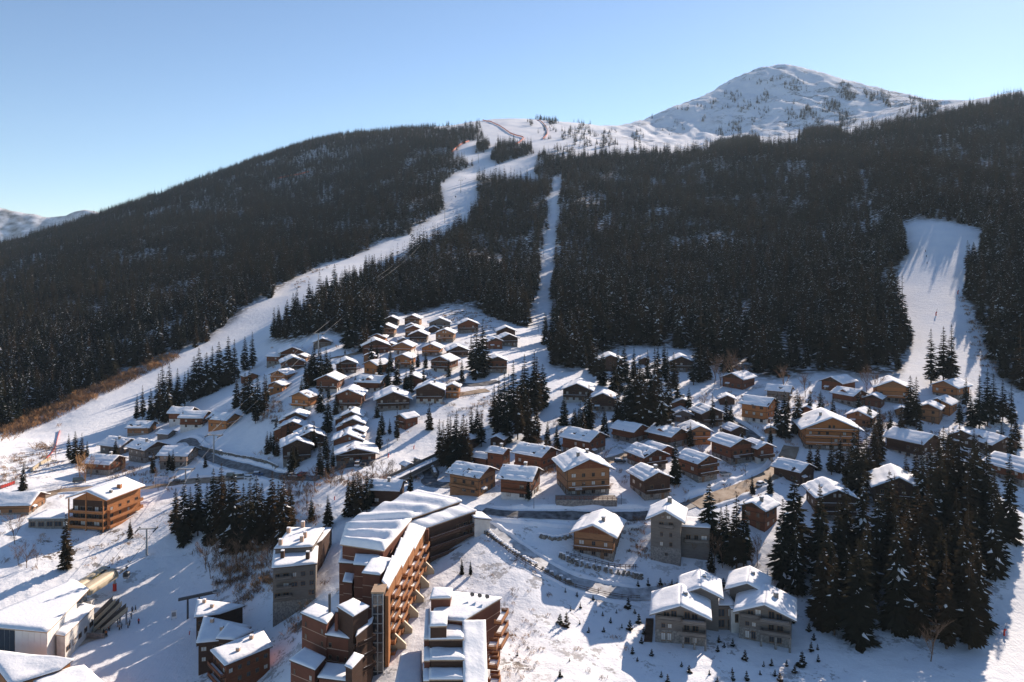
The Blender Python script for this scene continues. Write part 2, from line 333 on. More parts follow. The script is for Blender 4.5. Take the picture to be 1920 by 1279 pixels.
base = mixc(bm_, base, veg)
litter_shade = math_('MULTIPLY', attr('forest'), ramp(noise(.25, 5), .38, .55))
base = mixc(litter_shade, base, (.09,.07,.05))  # needle litter, with tree shade mixed into the same dark brown
geo = N('ShaderNodeNewGeometry'); sp = N('ShaderNodeSeparateXYZ'); nt.links.new(geo.outputs['True Normal'], sp.inputs[0])
rk = math_('MULTIPLY', attr('rockiness'), ramp(math_('ADD', math_('MULTIPLY', noise(.02, 6, rough=.7), .7), math_('MULTIPLY', noise(.11, 5, rough=.75), .35)), .535, .60))
base = mixc(rk, base, (.19,.185,.18))
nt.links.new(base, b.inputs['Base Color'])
mp = N('ShaderNodeMapping'); mp.inputs['Scale'].default_value = (1.6,.12,1.0); mp.inputs['Rotation'].default_value = (0,0,R(-24)); nt.links.new(tc.outputs['Object'], mp.inputs[0])
trk = math_('MULTIPLY', noise(1.0, 4, mp.outputs[0], .7), math_('MULTIPLY', attr('piste'), .22))
hgt = math_('ADD', math_('ADD', math_('MULTIPLY', noise(.35, 4), .45), math_('MULTIPLY', noise(1.7, 4, rough=.65), .16)), trk)
bp = N('ShaderNodeBump'); bp.inputs['Distance'].default_value = 1.0; bp.inputs['Strength'].default_value = .75
nt.links.new(hgt, bp.inputs['Height']); nt.links.new(bp.outputs[0], b.inputs['Normal'])
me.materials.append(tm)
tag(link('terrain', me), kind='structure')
# distant range across the valley on the left
def far_range(name, prof, d0, d1, seed):
    nx, ny = 150, 60; mbv = []
    us = np.linspace(prof[0][0], prof[-1][0], nx); ridge = np.interp(us, [p[0] for p in prof], [p[1] for p in prof])
    V = []
    for a in range(ny):
        t = a/(ny-1); tt = t/.62
        h = np.where(tt < 1, tt**1.15, np.maximum(0, 1-(t-.62)/.38))
        d = d0+(d1-d0)*t; x = (us-CX)/F*d1*.8
        rz = -(ridge-HY)/F*(d0+(d1-d0)*.62)
        z = -900+(rz+900)*h+(h > .02)*520*h*(1-h*.86)*(.5-np.abs(fbm(x/520, np.full(nx, d)/900, seed, 5)))
        V.append(np.stack([x*(d/(d0+(d1-d0)*.62)), np.full(nx, d), z+H0], 1))
    V = np.concatenate(V); q = [(a*nx+c, a*nx+c+1, (a+1)*nx+c+1, (a+1)*nx+c) for a in range(ny-1) for c in range(nx-1)]
    m_ = bpy.data.meshes.new(name); m_.from_pydata(V.tolist(), [], q); m_.polygons.foreach_set('use_smooth', [True]*len(q))
    m_.materials.append(M['farrock']); tag(link(name, m_), kind='structure')
M['farrock'] = mat('snowy_rock_wall', (.10,.095,.095), (.8,.8,.82), .8, .010, (1,1,.45), detail=12)
far_range('distant_mountain', [(-700,330),(-300,360),(-100,385),(0,400),(22,410),(60,407),(78,398),(100,394),(118,397),(150,408),(260,440),(420,470),(700,500)], 6200, 9800, 77)
# haze in the valley air
hz = MB(); hz.box(-3600, -480, -30, 3900, 5150, 965)
hm = bpy.data.materials.new('thin_haze'); hm.use_nodes = True; hn = hm.node_tree; hn.nodes.clear()
ho = hn.nodes.new('ShaderNodeOutputMaterial'); hv = hn.nodes.new('ShaderNodeVolumePrincipled')
hv.inputs['Color'].default_value = (.60,.80,1.0,1); hv.inputs['Density'].default_value = HAZE = 0.000032; hv.inputs['Anisotropy'].default_value = .2
hn.links.new(hv.outputs[0], ho.inputs['Volume'])
tag(hz.build('haze', hm), 'thin pale haze filling the valley air', 'haze', kind='stuff')
# ------------------------------------------------------------------ roads: ribbons that follow the ground
def resample(pts, step):
    out = [pts[0]]
    for a, b_ in zip(pts[:-1], pts[1:]):
        n = max(1, int((b_-a).length/step)); out += [a.lerp(b_, (i+1)/n) for i in range(n)]
    return out
def smooth_path(pts, it=3):
    for _ in range(it):
        q = [pts[0]]
        for a, b_ in zip(pts[:-1], pts[1:]): q += [a.lerp(b_, .25), a.lerp(b_, .75)]
        pts = q+[pts[-1]]
    return pts
def path(pxs, step=2.0): return resample(smooth_path([gp(*p) for p in pxs], 2), step)
def ribbon(name, pxs, width, material, lift=.22, nacross=5, kind='structure', jag=.05):
    P = path(pxs, 1.5); V = []; fs = []
    for i, p in enumerate(P):
        t = (P[min(i+1, len(P)-1)]-P[max(i-1, 0)]); t.z = 0; t.normalize(); n = Vector((-t.y, t.x, 0))
        w = width*(1+jag*random.uniform(-1, 1))
        zc = float(gz(p.x, p.y))
        for k in range(nacross):
            q = p+n*w*(k/(nacross-1)-.5); zz = float(gz(q.x, q.y)); V.append((q.x, q.y, zz+lift))
    for i in range(len(P)-1):
        for k in range(nacross-1):
            a = i*nacross+k; fs.append((a, a+1, a+nacross+1, a+nacross))
    m_ = bpy.data.meshes.new(name); m_.from_pydata(V, [], fs); m_.materials.append(material)
    m_.polygons.foreach_set('use_smooth', [True]*len(fs)); o = link(name, m_)
    return tag(o, kind=kind)
ribbon('road', [(335,829),(358,824),(367,838),(380,852),(420,868),(480,882),(530,895),(600,899)], 4.4, M['asphalt'])
ribbon('road', [(905,958),(960,966),(1060,967),(1160,970),(1230,968),(1300,945),(1350,930),(1400,912),(1450,890),(1475,862),(1482,845)], 4.2, M['asphalt'], lift=.20)
ribbon('road', [(1300,947),(1350,931),(1400,913),(1450,891),(1475,863),(1484,838)], 6.0, M['grit'], lift=.27)
ribbon('road', [(1085,885),(1130,868),(1175,855),(1215,842)], 6.0, M['grit'])
ribbon('road', [(1340,775),(1365,790),(1395,808),(1420,825)], 6.0, M['asphalt'])
ribbon('road', [(620,672),(660,666),(700,655)], 5.5, M['grit'])
ribbon('road', [(845,742),(880,738),(915,732)], 6.0, M['grit'])
ribbon('road', [(70,935),(110,920),(190,915),(260,920),(330,905),(400,900),(480,890)], 6.0, M['grit'])
ribbon('road', [(775,865),(800,875),(812,890),(800,905),(830,912),(880,905)], 6.0, M['asphalt'])
ribbon('road', [(600,893),(650,872),(700,868)], 6.0, M['asphalt'])
ribbon('road', [(800,718),(850,722),(900,722),(935,715)], 5.5, M['asphalt'])
ribbon('track', [(905,985),(940,1010),(1000,1050),(1060,1085),(1120,1105),(1200,1118),(1300,1105)], 5.0, M['packed'])
ribbon('path', [(122,1215),(160,1195),(200,1185)], 7.0, M['paving'])
def snow_bank(pxs, off, h, seed):
    P = path(pxs, 1.2); V = []; fs = []; prof = ((-1.1,-.25),(-.55,.55),(0,1.0),(.5,.7),(1.2,-.25))
    for i, p in enumerate(P):
        t = (P[min(i+1, len(P)-1)]-P[max(i-1, 0)]); t.z = 0; t.normalize(); n = Vector((-t.y, t.x, 0)); k = h*(.55+.75*abs(float(vnoise(i*.23, seed, 5))))*min(1, i/3, (len(P)-1-i)/3)
        for q, hh in prof:
            w_ = p+n*(off+q*(.9+.5*float(vnoise(i*.4, seed+q, 8)))); V.append((w_.x, w_.y, float(gz(w_.x, w_.y))+hh*k+(.12*float(vnoise(i*.9, q*3+seed, 2)) if hh > 0 else 0)))
    for i in range(len(P)-1):
        for k in range(4): a = i*5+k; fs.append((a, a+1, a+6, a+5))
    m_ = bpy.data.meshes.new('snow_bank'); m_.from_pydata(V, [], fs); m_.materials.append(M['snow']); m_.polygons.foreach_set('use_smooth', [True]*len(fs)); tag(link('snow_bank', m_), kind='structure')
R1 = [(335,829),(358,824),(367,838),(380,852),(420,868),(480,882),(530,895)]; R2 = [(905,958),(960,966),(1060,967),(1160,970),(1230,968)]; R3 = [(1300,945),(1350,930),(1400,912),(1450,890),(1475,862)]; R4 = [(1085,885),(1130,868),(1175,855)]; R5 = [(110,920),(190,915),(260,920),(330,905),(400,900)]; R6 = [(1340,775),(1365,790),(1395,808),(1420,825)]; R7 = [(905,985),(940,1010),(1000,1050),(1060,1085),(1120,1105),(1200,1118)]
for q_, (rr_, o_, h_) in enumerate(((R1,4.3,.8),(R1,-4.2,1.0),(R2,4.6,1.0),(R2,-4.6,.9),(R3,4.8,1.6),(R3,-4.6,1.1),(R4,4.2,1.3),(R4,-4.2,1.0),(R5,4.0,.8),(R5,-4.0,.8),(R6,4.2,1.2),(R6,-4.2,1.0),(R7,3.6,.7),(R7,-3.4,.5))): snow_bank(rr_, o_, h_, q_*7)
# ------------------------------------------------------------------ chalets
WF = MB()                                        # window frame, unit size, facing -y
for a in ((-.5,-.08,0,.5,.03,.09), (-.5,-.08,.91,.5,.03,1), (-.5,-.08,.09,-.42,.03,.91), (.42,-.08,.09,.5,.03,.91), (-.03,-.06,.09,.03,.02,.91)): WF.box(*a)
WFM = WF.mesh('window', M['frame']); WP = MB(); WP.box(-.42,-.03,.09,.42,.02,.91); WPG = WP.mesh('pane', M['glass']); WPC = WP.mesh('pane', M['curtain'])
def window(parent, loc, rz, w, h):
    o = link('window', WFM, parent, loc, rz, (w, 1, h)); link('pane', WPC if random.random() < .3 else WPG, o)
    return o
def wall_windows(parent, p, q, z0, z1, n, w=1.25, h=1.35, rows=None, skip=.15):
    """windows along the wall p->q (outside on the right-hand side), one row per storey"""
    p = Vector(p); q = Vector(q); t = q-p; L = t.length; t.normalize(); rz = math.atan2(t.y, t.x)
    rows = rows or max(1, int((z1-z0)/2.7))
    for r_ in range(rows):
        z = z0+.95+r_*2.75
        if z+h > z1: break
        for i in range(n):
            if random.random() < skip: continue
            c = p+t*(L*(i+.5)/n)
            window(parent, (c.x, c.y, z), rz, w*random.choice((.85,1,1,1.3)), h)
def roof_snow(W_, L_, slope, ridge_z, th, lines, seed):
    nx, ny = 29, 17; sd_bare = (0, .72, .62, 0, .8, .68)[int(seed) % 6]; mb = MB(); top = []; bot = []
    for j in range(ny):
        s_ = -1+2*j/(ny-1)
        for i in range(nx):
            t = -1+2*i/(nx-1)
            x = t*W_/2; y = s_*L_/2; rz = ridge_z-abs(x)*slope
            de = (1-abs(t))*W_/2; dg = (1-abs(s_))*L_/2; e = min(1, min(de, dg)/.55)
            edge = (i in (0, nx-1)) or (j in (0, ny-1))
            k = th*(.62+.38*math.sqrt(e))*(1+.30*float(vnoise(x*.5+seed*3.1, y*.4+seed*1.7, 3))+.12*float(vnoise(x*1.6+seed, y*1.6, 5)))
            if lines:
                for g in lines: k += .22*th*math.exp(-((abs(t)-g)/.05)**2)-.62*th*math.exp(-((abs(t)-g-.10)/.045)**2)
            if sd_bare and float(vnoise(x*.33+seed*5.3, y*.42+seed*2.9, 13))+.35*float(vnoise(x*1.4, y*1.4+seed, 14)) > sd_bare: k = -.06
            if abs(t) < .12: k -= th*.25*(1-abs(t)/.12)
            jx = .22*float(vnoise(y*1.3+seed, x, 9)) if i in (0, nx-1) else 0
            jy = .2*float(vnoise(x*1.3+seed, y, 11)) if j in (0, ny-1) else 0
            top.append((x+jx, y+jy, rz+(max(.06, k) if k > -.05 or edge else -.06))); bot.append((x+jx*.5, y+jy*.5, rz+.02))
    mb.v = top+bot; n = nx*ny
    for j in range(ny-1):
        for i in range(nx-1):
            a = j*nx+i; mb.f.append((a, a+1, a+nx+1, a+nx)); mb.m.append(0)
    rim = [i for i in range(nx)]+[j*nx+nx-1 for j in range(1, ny)]+[(ny-1)*nx+i for i in range(nx-2, -1, -1)]+[j*nx for j in range(ny-2, 0, -1)]
    for a, b_ in zip(rim, rim[1:]+rim[:1]): mb.f.append((a+n, b_+n, b_, a)); mb.m.append(0)
    return mb
def railing(parent, x0, x1, y, z, h, material, depth, solid):
    mb = MB(); mb.box(x0, y-depth, z-.16, x1, y, z); bal = mb.build('balcony', M['fascia'], parent)
    r_ = MB()
    for (a, b_) in (((x0+.05, y-depth+.05), (x1-.05, y-depth+.05)), ((x0+.05, y-depth+.05), (x0+.05, y-.02)), ((x1-.05, y-depth+.05), (x1-.05, y-.02))):
        r_.bar((a[0], a[1], z+h), (b_[0], b_[1], z+h), .12, .12)
        if solid: r_.bar((a[0], a[1], z+h-.16), (b_[0], b_[1], z+h-.16), .05, h-.3)
        else:
            n = max(2, int(math.hypot(b_[0]-a[0], b_[1]-a[1])/.45))
            for i in range(n+1):
                cx_ = a[0]+(b_[0]-a[0])*i/n; cy_ = a[1]+(b_[1]-a[1])*i/n; r_.box(cx_-.05, cy_-.05, z+.02, cx_+.05, cy_+.05, z+h-.13)
    r_.build('railing', material, bal)
    sn = MB(); sn.box(x0+.12, y-depth-.01, z+h+.004, x1-.12, y-depth+.12, z+h+.10); sn.build('snow', M['snow'], bal)
HOUSE_ID = [0]
FOOT = []                                        # footprints, to keep trees out of houses
def chalet(px, py, wpx, hw, rel, wall, base, flags, label, cat='chalet'):
    HOUSE_ID[0] += 1; sd = HOUSE_ID[0]; random.seed(sd*13)
    g = gp(px, py); d = g.y; az = math.atan2(g.x, d); fl = flags.split()
    ratio = 1.12
    pitch = math.tan(R(23))
    lines = (.36, .70) if 'l' in fl else None
    for f_ in fl:
        if f_[0] == 'L': ratio = float(f_[1:])
        if f_[0] == 'P': pitch = math.tan(R(float(f_[1:])))
    ra = R(rel); span = wpx*d/F/math.cos(az)*(1.13 if 'lean' not in fl else .82); hw = hw*1.1
    wr = span/(abs(math.cos(ra))+ratio*abs(math.sin(ra))); oh = .07*wr+.25; Wd = wr-2*oh; Ln = wr*ratio-2*oh
    yaw = ra-az
    back = (abs(math.cos(ra))*Ln+abs(math.sin(ra))*Wd)/2
    vd = Vector((math.sin(az), math.cos(az), 0)); c = g+vd*back
    o = empty('chalet' if cat == 'chalet' else cat.replace(' ', '_'), (c.x, c.y, g.z), yaw, label, cat)
    FOOT.append((c.x, c.y, max(Wd, Ln)*.62))
    hb = (2.5 if hw > 4.5 else 1.0) if base != '-' else 0.0
    hw = max(hw, 2.2); rise = Wd/2*pitch
    if base != '-':
        mb = MB(); mb.box(-Wd/2+.06, -Ln/2+.06, -5, Wd/2-.06, Ln/2-.06, hb); mb.build('base', M[base], o)
    zb = hb if base != '-' else -5
    mb = MB(); y0, y1 = -Ln/2, Ln/2
    mb.prism([(-Wd/2,y0,zb),(Wd/2,y0,zb),(Wd/2,y0,hw),(0,y0,hw+rise),(-Wd/2,y0,hw)], [(-Wd/2,y1,zb),(Wd/2,y1,zb),(Wd/2,y1,hw),(0,y1,hw+rise),(-Wd/2,y1,hw)])
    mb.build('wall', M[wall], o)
    # roof
    rt = .28; e = wr/2; rl = wr*ratio/2; rz = hw+rise
    mb = MB()
    prof = [(-e, rz-e*pitch), (0, rz), (e, rz-e*pitch)]
    mb.prism([(x,-rl,z+.02) for x, z in prof]+[(x,-rl,z+rt) for x, z in prof[::-1]], [(x,rl,z+.02) for x, z in prof]+[(x,rl,z+rt) for x, z in prof[::-1]])
    roof = mb.build('roof', M['tanfascia'] if 'tf' in fl else M['fascia'], o)
    th = .37 if 'thin' not in fl else .3
    if not lines and sd % 2: lines = (.52,)
    roof_snow(wr+.1, wr*ratio+.1, pitch, rz+rt, th, lines, sd).build('snow', M['snow'], roof, True)
    # chimneys
    for f_ in fl:
        if f_[0] == 'c':
            for q in range(int(f_[1:] or 1)):
                x = Wd*(.16 if (sd+q) % 2 else -.14); y = Ln*(-.12+.28*q); z = rz-abs(x)*pitch
                mb = MB(); mb.box(x-.45, y-.45, z-.3, x+.45, y+.45, z+1.7); mb.box(x-.58, y-.58, z+1.7, x+.58, y+.58, z+1.86)
                ch = mb.build('chimney', M['s'], roof); mb = MB(); mb.box(x-.5, y-.5, z+1.865, x+.5, y+.5, z+2.12); mb.build('snow', M['snow'], ch)
    # dormer
    if 'dor' in fl:
        sx = -1 if rel > 0 else 1
        mb = MB(); x0 = sx*Wd*.44; x1 = sx*Wd*.12; zt = rz-abs(x1)*pitch+.1; zl = rz-abs(x0)*pitch
        a, b_ = -1.5, 1.5
        mb.prism([(x0,a,zl),(x0,b_,zl),(x0,b_,zl+1.2),(x0,0,zl+1.9),(x0,a,zl+1.2)], [(x1,a,zl),(x1,b_,zl),(x1,b_,zl+1.2),(x1,0,zl+1.9),(x1,a,zl+1.2)])
        dm = mb.build('dormer', M[wall], roof)
        mb = MB(); xs = x0+sx*.6
        mb.prism([(xs,a-.5,zl+.98),(xs,0,zl+1.95),(xs,b_+.5,zl+.98),(xs,b_+.5,zl+1.5),(xs,0,zl+2.45),(xs,a-.5,zl+1.5)], [(x1,a-.5,zl+.98),(x1,0,zl+1.95),(x1,b_+.5,zl+.98),(x1,b_+.5,zl+1.5),(x1,0,zl+2.45),(x1,a-.5,zl+1.5)])
        mb.build('snow', M['snow'], dm)
    if 's' in fl: return o
    # trim, gable panel, door, canopy
    tm_ = 'fascia' if wall in 'otpg' else 'd'
    mb = MB()
    for zz in (2.55, 5.25):
        if zz < hw: mb.box(-Wd/2-.05, y0-.05, zz, Wd/2+.05, y0-.004, zz+.22); mb.box(-Wd/2-.05, y0-.004, zz, -Wd/2-.004, y1, zz+.22); mb.box(Wd/2+.004, y0-.004, zz, Wd/2+.05, y1, zz+.22)
    for xx in (-Wd/2-.06, Wd/2-.14): mb.box(xx, y0-.07, zb, xx+.2, y0-.051, hw-.1)
    mb.build('trim', M[tm_], o)
    if sd % 3 != 1:
        mb = MB(); f0 = .93; mb.prism([(-Wd/2*f0,y0-.06,hw+.02),(Wd/2*f0,y0-.06,hw+.02),(0,y0-.06,hw+rise*f0-.05)], [(-Wd/2*f0,y0-.004,hw+.02),(Wd/2*f0,y0-.004,hw+.02),(0,y0-.004,hw+rise*f0-.05)]); mb.build('gable_panel', M[{'o':'t','t':'r','r':'d','d':'d','g':'d','p':'t'}[wall]], o)
    xd = Wd*(.22 if sd % 2 else -.24); mb = MB(); mb.box(xd-.55, y0-.10, 0, xd+.55, y0-.072, 2.15); mb.build('door', M['frame'], o)
    if sd % 2 == 0:
        mb = MB(); mb.prism([(xd-1.3,y0-1.2,2.3),(xd+1.3,y0-1.2,2.3),(xd+1.3,y0-.1,2.6),(xd-1.3,y0-.1,2.6)], [(xd-1.3,y0-1.2,2.42),(xd+1.3,y0-1.2,2.42),(xd+1.3,y0-.1,2.72),(xd-1.3,y0-.1,2.72)]); cn = mb.build('canopy', M['fascia'], o)
        mb = MB(); mb.prism([(xd-1.25,y0-1.15,2.43),(xd+1.25,y0-1.15,2.43),(xd+1.25,y0-.12,2.73),(xd-1.25,y0-.12,2.73)], [(xd-1.1,y0-1.05,2.75),(xd+1.1,y0-1.05,2.75),(xd+1.1,y0-.12,3.05),(xd-1.1,y0-.12,3.05)]); mb.build('snow', M['snow'], cn)
    # windows
    nf = 2 if d > 520 else max(2, int(Wd/3.2))
    z0 = .2 if base == '-' else .0
    if 'lean' in fl:
        pass
    wall_windows(o, (-Wd/2+.5, y0, 0), (Wd/2-.5, y0, 0), z0, hw+.3, nf)
    if d < 520 and rise > 1.7:
        for xx in ((-.8, .8) if Wd > 8 else (0,)): window(o, (xx, y0, hw+.05), 0, .9, min(1.25, rise-.8))
    ns = 2 if d > 420 else max(2, int(Ln/3.6))
    if rel > 8: wall_windows(o, (-Wd/2, y1-.5, 0), (-Wd/2, y0+.5, 0), z0, hw, ns)
    elif rel < -4 or az < -.08: wall_windows(o, (Wd/2, y0+.5, 0), (Wd/2, y1-.5, 0), z0, hw, ns)
    # balconies on the gable (and along the side when the side shows)
    lv = [2.6, 5.3, 8.0]
    for f_ in fl:
        if f_[0] == 'b':
            for q in range(int(f_[1:] or 1)):
                if lv[q] < hw+.2: railing(o, -Wd/2+.1, Wd/2-.1, y0, lv[q], 1.0, M['fascia' if wall in 'rd' else wall], 1.3, (sd % 3) != 0)
        if f_ == 'B' and hw > 2.6:                        # side balcony
            sub = MB(); sgn = -1 if rel > 0 else 1; x = sgn*Wd/2
            sub.box(min(x, x+sgn*1.2), y0+.4, 2.45, max(x, x+sgn*1.2), y1-.4, 2.6); bb = sub.build('balcony', M['fascia'], o)
            sub = MB(); sub.bar((x+sgn*1.15, y0+.4, 3.6), (x+sgn*1.15, y1-.4, 3.6), .1, .12); sub.bar((x+sgn*1.15, y0+.4, 3.42), (x+sgn*1.15, y1-.4, 3.42), .05, .75); sub.build('railing', M[wall], bb)
    if 'lean' in fl:                                       # lower lean-to on the left
        mb = MB(); x0, x1 = -Wd/2-.32*Wd, -Wd/2-.01; zh = hw-.1; zl = max(1.6, zh-.32*Wd*pitch)
        mb.prism([(x0,y0+.6,-5),(x1,y0+.6,-5),(x1,y0+.6,zh-.5),(x0,y0+.6,zl-.5)], [(x0,y1-.6,-5),(x1,y1-.6,-5),(x1,y1-.6,zh-.5),(x0,y1-.6,zl-.5)])
        ln = mb.build('lean_to', M[wall], o); mb = MB(); x0 -= .5
        mb.prism([(x0,y0,zl-.65),(x1,y0,zh-.45),(x1,y0,zh+.1),(x0,y0,zl-.1)], [(x0,y1,zl-.65),(x1,y1,zh-.45),(x1,y1,zh+.1),(x0,y1,zl-.1)])
        mb.build('snow', M['snow'], ln)
    return o
